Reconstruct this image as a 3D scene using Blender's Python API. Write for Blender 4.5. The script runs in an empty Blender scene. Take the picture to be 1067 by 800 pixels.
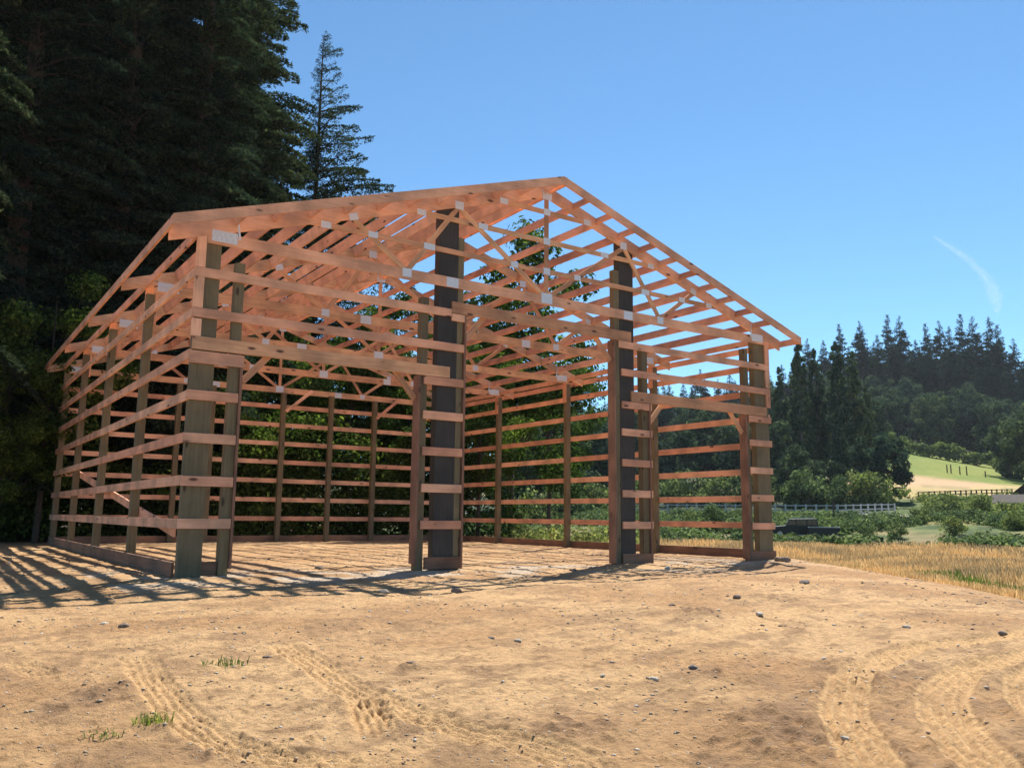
import bpy, math, random
import numpy as np
from mathutils import Vector, Matrix

random.seed(7)
rng = np.random.default_rng(11)
scene = bpy.context.scene
COL = scene.collection
R = math.radians

# ------------------------------------------------------------------ camera
FPX, YAW, PIT, ROL = 883.67, 0.6009, 0.1546, 0.0101
CAM = np.array([-2.9606, -12.5548, 0.9106])
Fv = np.array([math.sin(YAW)*math.cos(PIT), math.cos(YAW)*math.cos(PIT), math.sin(PIT)])
Rv = np.array([math.cos(YAW), -math.sin(YAW), 0.0]); Uv = np.cross(Rv, Fv)
R2 = Rv*math.cos(ROL)+Uv*math.sin(ROL); U2 = -Rv*math.sin(ROL)+Uv*math.cos(ROL)
cd = bpy.data.cameras.new('camera'); cam = bpy.data.objects.new('camera', cd); COL.objects.link(cam)
m = Matrix.Identity(4)
for i in range(3):
    m[i][0] = R2[i]; m[i][1] = U2[i]; m[i][2] = -Fv[i]; m[i][3] = CAM[i]
cam.matrix_world = m
cd.sensor_width = 36; cd.lens = 36*FPX/1067; cd.clip_end = 9000; cd.clip_start = 0.05
scene.camera = cam

def azpos(px, r):
    """world x, y of a thing seen in the direction of photo column px, r metres from where the photographer stood"""
    a = YAW + math.atan((px-533.5)/FPX/math.cos(PIT)) + 0.0
    return CAM[0]+r*math.sin(a), CAM[1]+r*math.cos(a)

# ------------------------------------------------------------------ light and sky
SUN_AZ, SUN_EL = R(55), R(53)
w = bpy.data.worlds.new('World'); scene.world = w; w.use_nodes = True
nt = w.node_tree; nt.nodes.clear()
sky = nt.nodes.new('ShaderNodeTexSky'); sky.sky_type = 'NISHITA'; sky.sun_disc = False
sky.sun_elevation = SUN_EL; sky.sun_rotation = SUN_AZ; sky.air_density = 1.0; sky.dust_density = 0.0; sky.ozone_density = 2.5; sky.altitude = 1500
bg = nt.nodes.new('ShaderNodeBackground'); bg.inputs[1].default_value = 0.088
wo = nt.nodes.new('ShaderNodeOutputWorld')
tint = nt.nodes.new('ShaderNodeMix'); tint.data_type = 'RGBA'; tint.blend_type = 'MULTIPLY'; tint.inputs[0].default_value = 1; tint.inputs[7].default_value = (.72, 1.0, 1.06, 1)
nt.links.new(sky.outputs[0], tint.inputs[6]); nt.links.new(tint.outputs[2], bg.inputs[0]); nt.links.new(bg.outputs[0], wo.inputs[0])
sl = bpy.data.lights.new('sun', 'SUN'); so = bpy.data.objects.new('sun', sl); COL.objects.link(so)
sl.energy = 4.8; sl.angle = R(0.55); sl.color = (1.0, 0.95, 0.86)
sd = Vector((math.sin(SUN_AZ)*math.cos(SUN_EL), math.cos(SUN_AZ)*math.cos(SUN_EL), math.sin(SUN_EL)))
so.rotation_euler = sd.to_track_quat('Z', 'Y').to_euler()
so.location = sd*80
vs = scene.view_settings; vs.view_transform = 'Standard'; vs.look = 'None'; vs.gamma = 1; vs.use_curve_mapping = False
vs.exposure = 0.85

# ------------------------------------------------------------------ helpers
def mesh_np(name, verts, faces, mat=None, smooth=False):
    """verts (n,3); faces (m,k) array"""
    verts = np.asarray(verts, np.float32); faces = np.asarray(faces, np.int32)
    me = bpy.data.meshes.new(name); n, k = faces.shape
    me.vertices.add(len(verts)); me.vertices.foreach_set('co', verts.ravel())
    me.loops.add(n*k); me.loops.foreach_set('vertex_index', faces.ravel())
    me.polygons.add(n); me.polygons.foreach_set('loop_start', np.arange(n, dtype=np.int32)*k)
    try: me.polygons.foreach_set('loop_total', np.full(n, k, np.int32))
    except Exception: pass
    if smooth: me.polygons.foreach_set('use_smooth', np.ones(n, bool))
    me.update(calc_edges=True); me.validate()
    if mat: me.materials.append(mat)
    return me

def link(name, me, parent=None, mat4=None, loc=None):
    o = bpy.data.objects.new(name, me); COL.objects.link(o)
    if mat4 is not None: o.matrix_basis = mat4
    if loc is not None: o.location = loc
    if parent is not None: o.parent = parent
    return o

def tag(o, label=None, cat=None, group=None, kind=None):
    if label: o['label'] = label
    if cat: o['category'] = cat
    if group: o['group'] = group
    if kind: o['kind'] = kind
    return o

def empty(name, loc, rz=0.0):
    o = bpy.data.objects.new(name, None); COL.objects.link(o)
    o.location = loc; o.rotation_euler = (0, 0, rz); o.empty_display_size = 0.3
    return o

class MB:
    """collects polygons of one mesh"""
    def __init__(s): s.v = []; s.f = []
    def box(s, a, b):
        x0, y0, z0 = a; x1, y1, z1 = b; n = len(s.v)
        s.v += [(x0,y0,z0),(x1,y0,z0),(x1,y1,z0),(x0,y1,z0),(x0,y0,z1),(x1,y0,z1),(x1,y1,z1),(x0,y1,z1)]
        s.f += [tuple(n+i for i in q) for q in ((0,3,2,1),(4,5,6,7),(0,1,5,4),(1,2,6,5),(2,3,7,6),(3,0,4,7))]
        return s
    def prism(s, pts, y0, y1, axis='y'):
        """extrude a polygon given in (x,z) (axis y) or (y,z) (axis x)"""
        n = len(s.v); k = len(pts)
        for yy in (y0, y1):
            for p in pts: s.v.append((p[0], yy, p[1]) if axis == 'y' else (yy, p[0], p[1]))
        s.f.append(tuple(n+i for i in range(k))); s.f.append(tuple(n+k+i for i in reversed(range(k))))
        for i in range(k): s.f.append((n+i, n+k+i, n+k+(i+1) % k, n+(i+1) % k))
        return s
    def cyl(s, c, r, h, axis=2, seg=16, r2=None):
        r2 = r if r2 is None else r2; n = len(s.v)
        for j, (rr, hh) in enumerate(((r, 0), (r2, h))):
            for i in range(seg):
                a = 2*math.pi*i/seg; p = [0, 0, 0]
                p[(axis+1) % 3] = rr*math.cos(a); p[(axis+2) % 3] = rr*math.sin(a); p[axis] = hh
                s.v.append(tuple(c[q]+p[q] for q in range(3)))
        s.f.append(tuple(n+i for i in reversed(range(seg)))); s.f.append(tuple(n+seg+i for i in range(seg)))
        for i in range(seg): s.f.append((n+i, n+(i+1) % seg, n+seg+(i+1) % seg, n+seg+i))
        return s
    def mesh(s, name, mat, bevel=0.0):
        me = bpy.data.meshes.new(name); me.from_pydata(s.v, [], s.f); me.update()
        import bmesh
        bm = bmesh.new(); bm.from_mesh(me); bmesh.ops.recalc_face_normals(bm, faces=bm.faces)
        if bevel: bmesh.ops.bevel(bm, geom=list(bm.edges), offset=bevel, segments=2, affect='EDGES', profile=0.6)
        bm.to_mesh(me); bm.free()
        me.materials.append(mat)
        return me

# value noise in numpy
_perm = np.random.default_rng(5).random((256, 256)).astype(np.float64)
def vnoise(x, y):
    xi = np.floor(x).astype(int); yi = np.floor(y).astype(int); xf = x-xi; yf = y-yi
    u = xf*xf*(3-2*xf); v = yf*yf*(3-2*yf)
    a = _perm[xi & 255, yi & 255]; b = _perm[(xi+1) & 255, yi & 255]
    c = _perm[xi & 255, (yi+1) & 255]; d = _perm[(xi+1) & 255, (yi+1) & 255]
    return (a*(1-u)+b*u)*(1-v)+(c*(1-u)+d*u)*v*1.0
def fbm(x, y, o=4):
    s = 0; a = .5
    for i in range(o):
        s = s+a*vnoise(x*2**i+17.3*i, y*2**i+9.1*i); a *= .5
    return s/(1-.5**o)
def sstep(a, b, x):
    t = np.clip((x-a)/(b-a), 0, 1); return t*t*(3-2*t)

# ------------------------------------------------------------------ materials
def new_mat(name):
    mt = bpy.data.materials.new(name); mt.use_nodes = True
    n = mt.node_tree.nodes; n.clear()
    out = n.new('ShaderNodeOutputMaterial'); b = n.new('ShaderNodeBsdfPrincipled')
    mt.node_tree.links.new(b.outputs[0], out.inputs[0])
    return mt, n, mt.node_tree.links, b, out

def ramp(n, stops):
    r = n.new('ShaderNodeValToRGB'); e = r.color_ramp.elements
    while len(e) < len(stops): e.new(0.5)
    for i, (p, c) in enumerate(stops): e[i].position = p; e[i].color = (*c, 1)
    return r

def mixc(n, l, typ, fac, a, b):
    mx = n.new('ShaderNodeMix'); mx.data_type = 'RGBA'; mx.blend_type = typ
    for s, v in ((0, fac), (6, a), (7, b)):
        if isinstance(v, (int, float)): mx.inputs[s].default_value = v
        elif isinstance(v, tuple): mx.inputs[s].default_value = (*v, 1)
        else: l.new(v, mx.inputs[s])
    return mx.outputs[2]

def wood(name, dark, mid, light, knot=(.12, .05, .03), rough=.75, rnd=.5, along='X', stain=.35):
    mt, n, l, b, out = new_mat(name)
    tc = n.new('ShaderNodeTexCoord'); oi = n.new('ShaderNodeObjectInfo')
    add = n.new('ShaderNodeVectorMath'); add.operation = 'MULTIPLY_ADD'
    l.new(oi.outputs['Random'], add.inputs[0]); add.inputs[1].default_value = (37, 91, 53); l.new(tc.outputs['Object'], add.inputs[2])
    mp = n.new('ShaderNodeMapping'); l.new(add.outputs[0], mp.inputs[0])
    mp.inputs[3].default_value = (1.2, 22, 22) if along == 'X' else (22, 22, 1.2)
    g = n.new('ShaderNodeTexNoise'); g.inputs['Scale'].default_value = 1.6; g.inputs['Detail'].default_value = 6; g.inputs['Distortion'].default_value = .6
    l.new(mp.outputs[0], g.inputs[0])
    rp = ramp(n, [(.25, dark), (.5, mid), (.75, light)]); l.new(g.outputs[0], rp.inputs[0])
    # broad stain
    st = n.new('ShaderNodeTexNoise'); st.inputs['Scale'].default_value = 1.7; st.inputs['Detail'].default_value = 3; l.new(add.outputs[0], st.inputs[0])
    sr = ramp(n, [(.35, (1-stain, 1-stain, 1-stain)), (.62, (1.12, 1.08, 1.05))]); l.new(st.outputs[0], sr.inputs[0])
    c = mixc(n, l, 'MULTIPLY', 1.0, rp.outputs[0], sr.outputs[0])
    # board to board tone
    rr = ramp(n, [(0, (1-rnd*.45, 1-rnd*.55, 1-rnd*.6)), (.3, (1-rnd*.1, 1-rnd*.2, 1-rnd*.2)), (.55, (1, 1, 1)), (.8, (1.03, 1+rnd*.16, 1+rnd*.14)), (1, (1.10, 1+rnd*.38, 1+rnd*.42))]); l.new(oi.outputs['Random'], rr.inputs[0])
    c = mixc(n, l, 'MULTIPLY', 1.0, c, rr.outputs[0])
    # knots
    mk = n.new('ShaderNodeMapping'); l.new(add.outputs[0], mk.inputs[0]); mk.inputs[3].default_value = (2.2, 6, 6) if along == 'X' else (6, 6, 2.2)
    vk = n.new('ShaderNodeTexVoronoi'); vk.inputs['Scale'].default_value = .8; l.new(mk.outputs[0], vk.inputs[0])
    kr = ramp(n, [(.08, (1, 1, 1)), (.15, (0, 0, 0))]); l.new(vk.outputs['Distance'], kr.inputs[0])
    c = mixc(n, l, 'MIX', kr.outputs[0], c, knot)
    l.new(c, b.inputs['Base Color']); b.inputs['Roughness'].default_value = rough
    bp = n.new('ShaderNodeBump'); bp.inputs['Strength'].default_value = .25; bp.inputs['Distance'].default_value = .004
    l.new(g.outputs[0], bp.inputs['Height']); l.new(bp.outputs[0], b.inputs['Normal'])
    return mt

M_FIR = wood('fresh_fir_lumber', (.68, .325, .20), (.77, .40, .25), (.83, .46, .30))
M_FIRW = wood('darker_fir_lumber', (.52, .26, .145), (.67, .36, .20), (.74, .45, .26))  # darker fir tone for headers, webs, braces and interior trusses
M_PT = wood('treated_post_timber', (.125, .098, .052), (.165, .130, .070), (.20, .160, .088), knot=(.05, .035, .02), along='Z', rnd=.3, stain=.2)
M_PTX = wood('treated_board_timber', (.16, .085, .05), (.235, .125, .075), (.29, .165, .10), knot=(.05, .035, .02), rnd=.35)
M_DK = wood('dark_column_timber', (.030, .027, .024), (.042, .038, .034), (.060, .053, .046), knot=(.02, .02, .018), along='Z', rnd=.1, stain=.3)
M_JAMB = wood('reddish_jamb_timber', (.19, .095, .06), (.25, .13, .085), (.31, .17, .11), knot=(.06, .03, .02), along='Z', rnd=.3)
M_DARKWOOD = wood('old_brown_timber', (.045, .028, .02), (.075, .045, .032), (.10, .062, .045), knot=(.03, .02, .015), rnd=.5)

def plain(name, col, rough=.6, metal=0.0, var=.15, scale=6.0, bump=0.0):
    mt, n, l, b, out = new_mat(name)
    tc = n.new('ShaderNodeTexCoord'); g = n.new('ShaderNodeTexNoise'); g.inputs['Scale'].default_value = scale; g.inputs['Detail'].default_value = 5
    l.new(tc.outputs['Object'], g.inputs[0])
    rp = ramp(n, [(.3, tuple(c*(1-var) for c in col)), (.7, tuple(min(1, c*(1+var)) for c in col))]); l.new(g.outputs[0], rp.inputs[0])
    l.new(rp.outputs[0], b.inputs['Base Color']); b.inputs['Roughness'].default_value = rough; b.inputs['Metallic'].default_value = metal
    if bump:
        bp = n.new('ShaderNodeBump'); bp.inputs['Strength'].default_value = .6; bp.inputs['Distance'].default_value = bump
        l.new(g.outputs[0], bp.inputs['Height']); l.new(bp.outputs[0], b.inputs['Normal'])
    return mt

def galv():
    mt, n, l, b, out = new_mat('galvanized_truss_plate')
    tc = n.new('ShaderNodeTexCoord')
    mp = n.new('ShaderNodeMapping'); mp.inputs[3].default_value = (55, 55, 55); l.new(tc.outputs['Object'], mp.inputs[0])
    v = n.new('ShaderNodeTexVoronoi'); v.inputs['Scale'].default_value = 1.0; v.inputs['Randomness'].default_value = .15; l.new(mp.outputs[0], v.inputs[0])
    rp = ramp(n, [(.22, (.10, .11, .13)), (.34, (.80, .85, .92))]); l.new(v.outputs['Distance'], rp.inputs[0])
    l.new(rp.outputs[0], b.inputs['Base Color']); b.inputs['Metallic'].default_value = .1; b.inputs['Roughness'].default_value = .42
    return mt
M_GALV = galv()

def foliage(name, c0, c1, c2, transl=.35, tcol=1.6, tint=(1, 1.15, .6), vary=True):
    mt, n, l, b, out = new_mat(name)
    n.remove(b)
    geo = n.new('ShaderNodeNewGeometry'); oi = n.new('ShaderNodeObjectInfo')
    rp = ramp(n, [(0, c0), (.55, c1), (1, c2)]); l.new(geo.outputs['Random Per Island'], rp.inputs[0])
    tc = n.new('ShaderNodeTexCoord'); ns = n.new('ShaderNodeTexNoise'); ns.inputs['Scale'].default_value = .45; ns.inputs['Detail'].default_value = 2
    l.new(tc.outputs['Object'], ns.inputs[0])
    nr = ramp(n, [(.35, (.60, .66, .70)), (.65, (1.45, 1.38, 1.15))]); l.new(ns.outputs[0], nr.inputs[0])  # clump tones spread apart in the colour to imitate sunlit and shaded foliage
    c = mixc(n, l, 'MULTIPLY', 1.0, rp.outputs[0], nr.outputs[0])
    if vary: orr = ramp(n, [(0, (.70, .78, .86)), (1, (1.38, 1.25, 1.05))]); (l.new(oi.outputs['Random'], orr.inputs[0]) if vary else None)
    if vary: c = mixc(n, l, 'MULTIPLY', 1.0, c, orr.outputs[0])
    df = n.new('ShaderNodeBsdfDiffuse'); l.new(c, df.inputs[0])
    tr = n.new('ShaderNodeBsdfTranslucent')
    ct = mixc(n, l, 'MULTIPLY', 1.0, c, tuple(tcol*t for t in tint)); l.new(ct, tr.inputs[0])
    mx = n.new('ShaderNodeMixShader'); mx.inputs[0].default_value = transl
    l.new(df.outputs[0], mx.inputs[1]); l.new(tr.outputs[0], mx.inputs[2])
    l.new(mx.outputs[0], out.inputs[0])
    return mt
M_NEEDLE = foliage('fir_needles', (.018, .029, .023), (.034, .050, .036), (.080, .098, .062), .22, 1.4, (.9, 1.1, .8))
M_NEEDLE_FAR = foliage('far_fir_needles', (.016, .028, .022), (.026, .042, .032), (.042, .062, .044), .15, 1.3, (.9, 1.1, .9))
M_LEAF = foliage('broad_leaves', (.022, .042, .014), (.045, .078, .022), (.12, .16, .055), .35)
M_LEAF_FAR = foliage('far_broad_leaves', (.028, .046, .034), (.056, .084, .056), (.13, .165, .11), .3, 1.5, (.95, 1.1, .8))
M_POPLAR = foliage('poplar_leaves', (.030, .052, .038), (.058, .088, .058), (.14, .175, .115), .3, 1.5, (.95, 1.1, .8))
M_BUSH = foliage('bramble_leaves', (.06, .09, .04), (.115, .15, .07), (.27, .30, .18), .3, 1.5, (1, 1.12, .7))
M_GREENGRASS = foliage('green_grass', (.07, .10, .03), (.12, .16, .05), (.22, .25, .10), .3)
M_DRYGRASS = foliage('dry_grass', (.40, .26, .14), (.52, .355, .195), (.62, .46, .28), .45, 1.0, (1, 1, .9), False)
M_BARK = plain('bark', (.065, .048, .036), .95, var=.4, scale=9, bump=.03)
M_BARKG = plain('grey_bark', (.13, .115, .095), .95, var=.35, scale=9, bump=.02)

# ------------------------------------------------------------------ ground
CREST = np.array([(15.2, 40.0), (15.0, 16.0), (14.5, 1.1), (12.35, -1.6), (11.3, -3.16), (10.2, -4.75), (9.1, -6.1), (7.8, -7.5), (5.2, -10.6), (1.0, -15.5), (-6, -22), (-40, -30)], float)
def crest_dist(x, y):
    """signed distance to the pad edge, positive outside (on the field side)"""
    best = np.full(x.shape, 1e9); sg = np.ones(x.shape)
    for (ax, ay), (bx, by) in zip(CREST[:-1], CREST[1:]):
        dx, dy = bx-ax, by-ay; t = np.clip(((x-ax)*dx+(y-ay)*dy)/(dx*dx+dy*dy), 0, 1)
        d = np.hypot(x-ax-t*dx, y-ay-t*dy); c = dx*(y-ay)-dy*(x-ax)
        m_ = d < best; best = np.where(m_, d, best); sg = np.where(m_, np.where(c > 0, 1.0, -1.0), sg)
    return best*sg
AX = np.array([math.sin(R(55)), math.cos(R(55))]); BX = np.array([math.cos(R(55)), -math.sin(R(55))])
def ds(x, y):
    px, py = x-CAM[0], y-CAM[1]
    return px*AX[0]+py*AX[1], px*BX[0]+py*BX[1]
RD = np.array([0, 58, 68, 88, 100, 118, 150, 200, 250, 300, 345, 420, 700, 3500.])
RZ = np.array([0, .05, .2, 1.75, 2.1, 2.5, 5.6, 12.8, 21.5, 29, 46, 60, 70, 70.])
def base_z(x, y):
    d, s = ds(x, y)
    q = crest_dist(x, y)
    drop = .85*sstep(-.7, 4.2, q)
    lat = 1-.0105*np.clip(s-13, 0, 60)*(1-sstep(255, 325, d))
    rise = np.interp(d, RD, RZ)*np.where(d > 118, 1-(1-lat)*sstep(118, 200, d), 1)*(1+(.009*np.clip(s-12, -32, 0)-.0052*np.clip(s-12, 0, 60))*sstep(270, 330, d))
    # keep the rise smooth and low on the woods side
    rise = rise*(1-sstep(20, 150, -s)*.45)
    return -drop+rise
TRACKS = [
 ([(5.2, -8.9), (4.4, -9.1), (3.71, -9.17), (2.87, -9.05), (1.82, -9.36), (1.13, -9.72), (0.73, -9.98), (0.31, -10.34), (0.0, -10.62), (-.4, -11.0)], .26, 1.0),
 ([(5.0, -9.75), (4.2, -9.68), (3.23, -9.64), (2.46, -9.67), (1.76, -9.9), (1.26, -10.17), (0.82, -10.48), (0.46, -10.78), (.1, -11.2)], .28, 1.0),
 ([(3.6, -9.85), (2.69, -9.95), (2.1, -10.18), (1.6, -10.48), (1.3, -10.8)], .26, .9),
 ([(0.6, -8.3), (1.71, -7.87), (2.61, -7.72), (3.4, -7.45), (4.19, -7.12), (4.61, -7.25), (5.25, -7.9), (5.8, -8.6)], .3, .45),
 ([(-0.8, -6.5), (-0.9, -7.33), (-1.01, -8.04), (-1.03, -8.58), (-1.0, -9.04), (-0.95, -9.44), (-0.87, -9.8), (-0.86, -10.2)], .24, .8),
 ([(-1.02, -8.30), (-1.1, -8.6), (-1.2, -8.9), (-1.33, -9.24)], .2, 1.0),
 ([(-1.75, -6.6), (-1.82, -7.15), (-1.89, -7.86), (-1.9, -8.48), (-1.85, -8.92), (-1.75, -9.19), (-1.6, -9.38), (-1.35, -9.6)], .22, .8),
 ([(-2.45, -6.4), (-2.37, -6.82), (-2.27, -7.27)], .2, .6),
 ([(-.3, -9.2), (.3, -8.9), (1.2, -8.55), (2.4, -8.35)], .25, .35),
 ([(-6, -4.4), (-2.0, -4.6), (2.0, -4.4), (6, -4.9), (8.0, -6.0)], .3, .25),
]
def dense(P, step=.03):
    P = np.array(P, float); out = []
    n = len(P)
    for i in range(n-1):
        p0 = P[max(i-1, 0)]; p1 = P[i]; p2 = P[i+1]; p3 = P[min(i+2, n-1)]
        k = max(2, int(np.hypot(*(p2-p1))/step))
        for t in np.arange(k)/k:
            out.append(.5*((2*p1)+(-p0+p2)*t+(2*p0-5*p1+4*p2-p3)*t*t+(-p0+3*p1-3*p2+p3)*t**3))
    return np.array(out)
TD = []
for P, wd, st in TRACKS:
    q = dense(P); tg = np.gradient(q, axis=0); L = np.hypot(tg[:, 0], tg[:, 1]); tg /= L[:, None]
    TD.append((q, tg, np.cumsum(L), wd, st))
def track_eval(x, y):
    """returns height change and pale mask"""
    h = np.zeros(x.shape); msk = np.zeros(x.shape)
    for q, tg, cl, wd, st in TD:
        lo = q.min(0)-.5; hi = q.max(0)+.5
        idx = np.nonzero((x > lo[0]) & (x < hi[0]) & (y > lo[1]) & (y < hi[1]))[0]
        if not len(idx): continue
        for c in np.array_split(idx, max(1, len(idx)//4000)):
            dx = x[c][:, None]-q[:, 0]; dy = y[c][:, None]-q[:, 1]
            d2 = dx*dx+dy*dy; j = d2.argmin(1); r_ = np.arange(len(c))
            off = dx[r_, j]*tg[j, 1]-dy[r_, j]*tg[j, 0]; s_ = cl[j]
            dist = np.sqrt(d2[r_, j]); inside = 1-sstep(wd*.82, wd*1.05, dist*2)
            fade = sstep(0, .35, s_)*(1-sstep(cl[-1]-.35, cl[-1], s_))*st
            wob = fbm(x[c]*2.3, y[c]*2.3, 3)
            fade = fade*(.55+.45*sstep(.25, .5, wob+.1))
            rib = np.cos(off/wd*2*math.pi*5.0)
            lug = np.sign(np.sin((s_+np.abs(off)*.8)/.052*math.pi))*.5
            rim = np.exp(-((dist-wd*.56)/.03)**2)
            h[c] += fade*(inside*(-.018+.0095*rib+.005*lug*(rib > -.2))+rim*.013)
            msk[c] = np.maximum(msk[c], fade*inside*(.75+.25*rib))
    return h, msk
MOUNDS = [(-2.07, -7.72, .16, .035), (-2.25, -7.95, .22, .02), (1.45, -9.62, .28, .05), (.9, -9.05, .25, .03), (.35, -9.9, .3, .035), (-.6, -9.55, .3, .03), (2.9, -7.0, .3, .05),
          (4.8, -6.3, .35, .05), (-.5, -7.95, .12, .03), (1.9, -9.2, .25, .03), (0, -10.2, .3, .04), (2.3, -10.1, .25, .035), (6.5, -5.5, .25, .05), (10.5, -1.9, .5, .06), (11.5, -1.0, .35, .07)]
def detail_z(x, y):
    q = crest_dist(x, y); pad = 1-sstep(-.5, 2.5, q)
    inb = ((x > -.3) & (x < 13.2) & (y > -.2) & (y < 15)).astype(float)
    z = pad*((fbm(x*.45, y*.45, 2)-.5)*.10*(1-inb*.75)+(fbm(x*1.6+5, y*1.6, 3)-.5)*.030+(fbm(x*7, y*7+3, 3)-.5)*.010+(fbm(x*26, y*26, 3)-.5)*.010+np.clip(fbm(x*16+3, y*16, 2)-.62, 0, 1)*.05)
    ridge = 1-np.abs(fbm(x*2.2+y*1.4, y*4.5-x*2.0, 3)-.5)*6
    z = z+pad*np.clip(ridge, 0, 1)*.012*(1-inb)
    for mx, my, mr, mh in MOUNDS:
        g_ = np.exp(-((x-mx)**2+(y-my)**2)/(mr*mr)); z = z+mh*g_*(.6+.9*vnoise(x*22, y*22))
    field = sstep(1.5, 5, q)
    z = z+field*(fbm(x*.3, y*.3, 3)-.5)*.35
    return z
def ground_z(x, y):
    x = np.atleast_1d(np.asarray(x, float)); y = np.atleast_1d(np.asarray(y, float))
    return base_z(x, y)+detail_z(x, y)
def gz(x, y): return float(ground_z(x, y)[0])

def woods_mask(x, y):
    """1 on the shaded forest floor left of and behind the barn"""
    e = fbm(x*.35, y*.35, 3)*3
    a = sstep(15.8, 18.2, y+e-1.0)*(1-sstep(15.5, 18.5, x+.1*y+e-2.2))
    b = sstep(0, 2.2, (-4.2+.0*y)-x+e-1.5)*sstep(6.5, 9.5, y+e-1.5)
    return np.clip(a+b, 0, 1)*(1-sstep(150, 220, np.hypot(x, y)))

az_in = np.arange(YAW-R(36), YAW+R(36), R(.11))
az_out = np.linspace(YAW+R(36), YAW-R(36)+2*math.pi, 70)[:-1]
AZ = np.concatenate([az_in, az_out]); NA = len(AZ)
rr = [0.004]
while rr[-1] < 0.25: rr.append(rr[-1]*2.0)
while rr[-1] < 2.2: rr.append(rr[-1]*1.12)
while rr[-1] < 6.5: rr.append(rr[-1]*1.0040)
while rr[-1] < 16: rr.append(rr[-1]*1.0068)
while rr[-1] < 130: rr.append(rr[-1]*1.014)
while rr[-1] < 1450: rr.append(rr[-1]*1.03)
RRr = np.array(rr); NR = len(RRr)
A_, R_ = np.meshgrid(AZ, RRr)
GX = (CAM[0]+R_*np.sin(A_)).ravel(); GY = (CAM[1]+R_*np.cos(A_)).ravel()
GZ = ground_z(GX, GY); th, tm = track_eval(GX, GY); GZ = GZ+th
verts = np.column_stack([GX, GY, GZ])
ii, jj = np.meshgrid(np.arange(NR-1), np.arange(NA), indexing='ij'); j2 = (jj+1) % NA
quads = np.stack([ii*NA+jj, ii*NA+j2, (ii+1)*NA+j2, (ii+1)*NA+jj], -1).reshape(-1, 4)[:, ::-1]
# centre cap as degenerate-free fan of quads is not needed: a small plug closes it
cidx = len(verts); verts = np.vstack([verts, [[CAM[0], CAM[1], gz(CAM[0], CAM[1])]]])
fan = np.array([[cidx, (j+1) % NA, j, j] for j in range(NA)])
# colours (true surface colours: soil, straw, turf, forest floor)
D_, S_ = ds(GX, GY); Q_ = crest_dist(GX, GY)
n1 = fbm(GX*.8, GY*.8, 4); n2 = fbm(GX*5, GY*5, 3); n3 = fbm(GX*.12+4, GY*.12, 3); n4 = fbm(GX*.05+9, GY*.07, 3)
def C(*c): return np.array(c)[None, :]
def L_(a, b, t): return a*(1-t[:, None])+b*t[:, None]
dirt = L_(C(.33, .21, .115), C(.45, .315, .185), sstep(.3, .7, n1))
n5 = fbm(GX*1.1+GY*2.2, GY*6-GX*2.5, 4)
dirt = L_(dirt, C(.25, .17, .105), sstep(.55, .75, n5)*.6)
dirt = L_(dirt, C(.24, .16, .10), sstep(.5, .72, n2)*.75)
dirt = L_(dirt, C(.53, .35, .17), sstep(.5, .8, 1-n1)*.4*sstep(-2, -8, GX-GY*0.3-2))
for mx, my, mr, mh in MOUNDS:
    dirt = L_(dirt, C(.17, .11, .075), .75*np.exp(-((GX-mx)**2+(GY-my)**2)/(mr*mr*.7))*sstep(.25, .6, vnoise(GX*14, GY*14)))
dirt = L_(dirt, C(.52, .36, .20), np.clip(tm*1.1, 0, 1)*.9)
grav = sstep(.44, .58, fbm(GX*1.3+3, GY*1.3, 3))*np.exp(-((np.clip(np.abs(GY+.3)-.5, 0, 9))/1.2)**2)*((GX > -1) & (GX < 14))
dirt = L_(dirt, C(.40, .37, .33), grav*.85)
dry = L_(C(.38, .24, .13), C(.47, .33, .18), sstep(.3, .7, n1)); green = L_(C(.055, .085, .03), C(.12, .155, .05), sstep(.3, .7, n1))
field = L_(dry, green, sstep(.62, .7, n3)*.7)
field = L_(field, L_(green, C(.30, .22, .12), sstep(.45, .6, n3)*.8), sstep(45, 50, D_+5*(n4-.5)))
field = L_(field, L_(C(.30, .26, .10), C(.16, .2, .06), sstep(.4, .6, n1)), sstep(72, 78, D_)*(1-sstep(88, 92, D_))*sstep(.45, .6, n3))
pale = C(.42, .38, .33)+np.zeros((len(GX), 3))
field = L_(field, pale, sstep(92, 94, D_)*(1-sstep(114, 116, D_))*(1-sstep(10, 16, S_)))
field = L_(field, green, sstep(116, 118, D_)*(S_ > 4))
field = L_(field, C(.045, .06, .028)+np.zeros((len(GX), 3)), sstep(112, 116, D_+4*(n1-.5))*(S_ <= 4))
hillt = L_(C(.50, .33, .19), C(.44, .34, .15), sstep(.4, .6, n4))
field = L_(field, hillt, sstep(140, 150, D_+8*(n4-.5)+5*(n1-.5))*(S_ > 2))
field = L_(field, C(.27, .22, .11)+np.zeros((len(GX), 3)), sstep(148, 155, D_)*sstep(.55, .75, fbm(GX*.25, GY*.25, 4))*.7)
hillg = L_(C(.16, .205, .04), C(.21, .235, .05), sstep(.35, .65, fbm(GX*.08, GY*.3, 3)))
field = L_(field, hillg, sstep(176, 190, D_+S_*.35-8)*(S_ > 2))
field = L_(field, C(.035, .04, .02)+np.zeros((len(GX), 3)), sstep(256, 262, D_))
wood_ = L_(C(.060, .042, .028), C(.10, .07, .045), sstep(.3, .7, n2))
dirt = dirt*.92+dirt.mean(0)[None, :]*.08
dirt = dirt*C(1.25, 1.13, .97)
col = L_(dirt, field, sstep(.4, 2.6, Q_+1.2*(n2-.5)))
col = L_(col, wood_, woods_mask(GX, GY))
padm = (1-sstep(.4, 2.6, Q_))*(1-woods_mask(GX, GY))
colA = np.ones((len(verts), 4), np.float32); colA[:-1, :3] = col; colA[-1, :3] = col[0]
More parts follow.
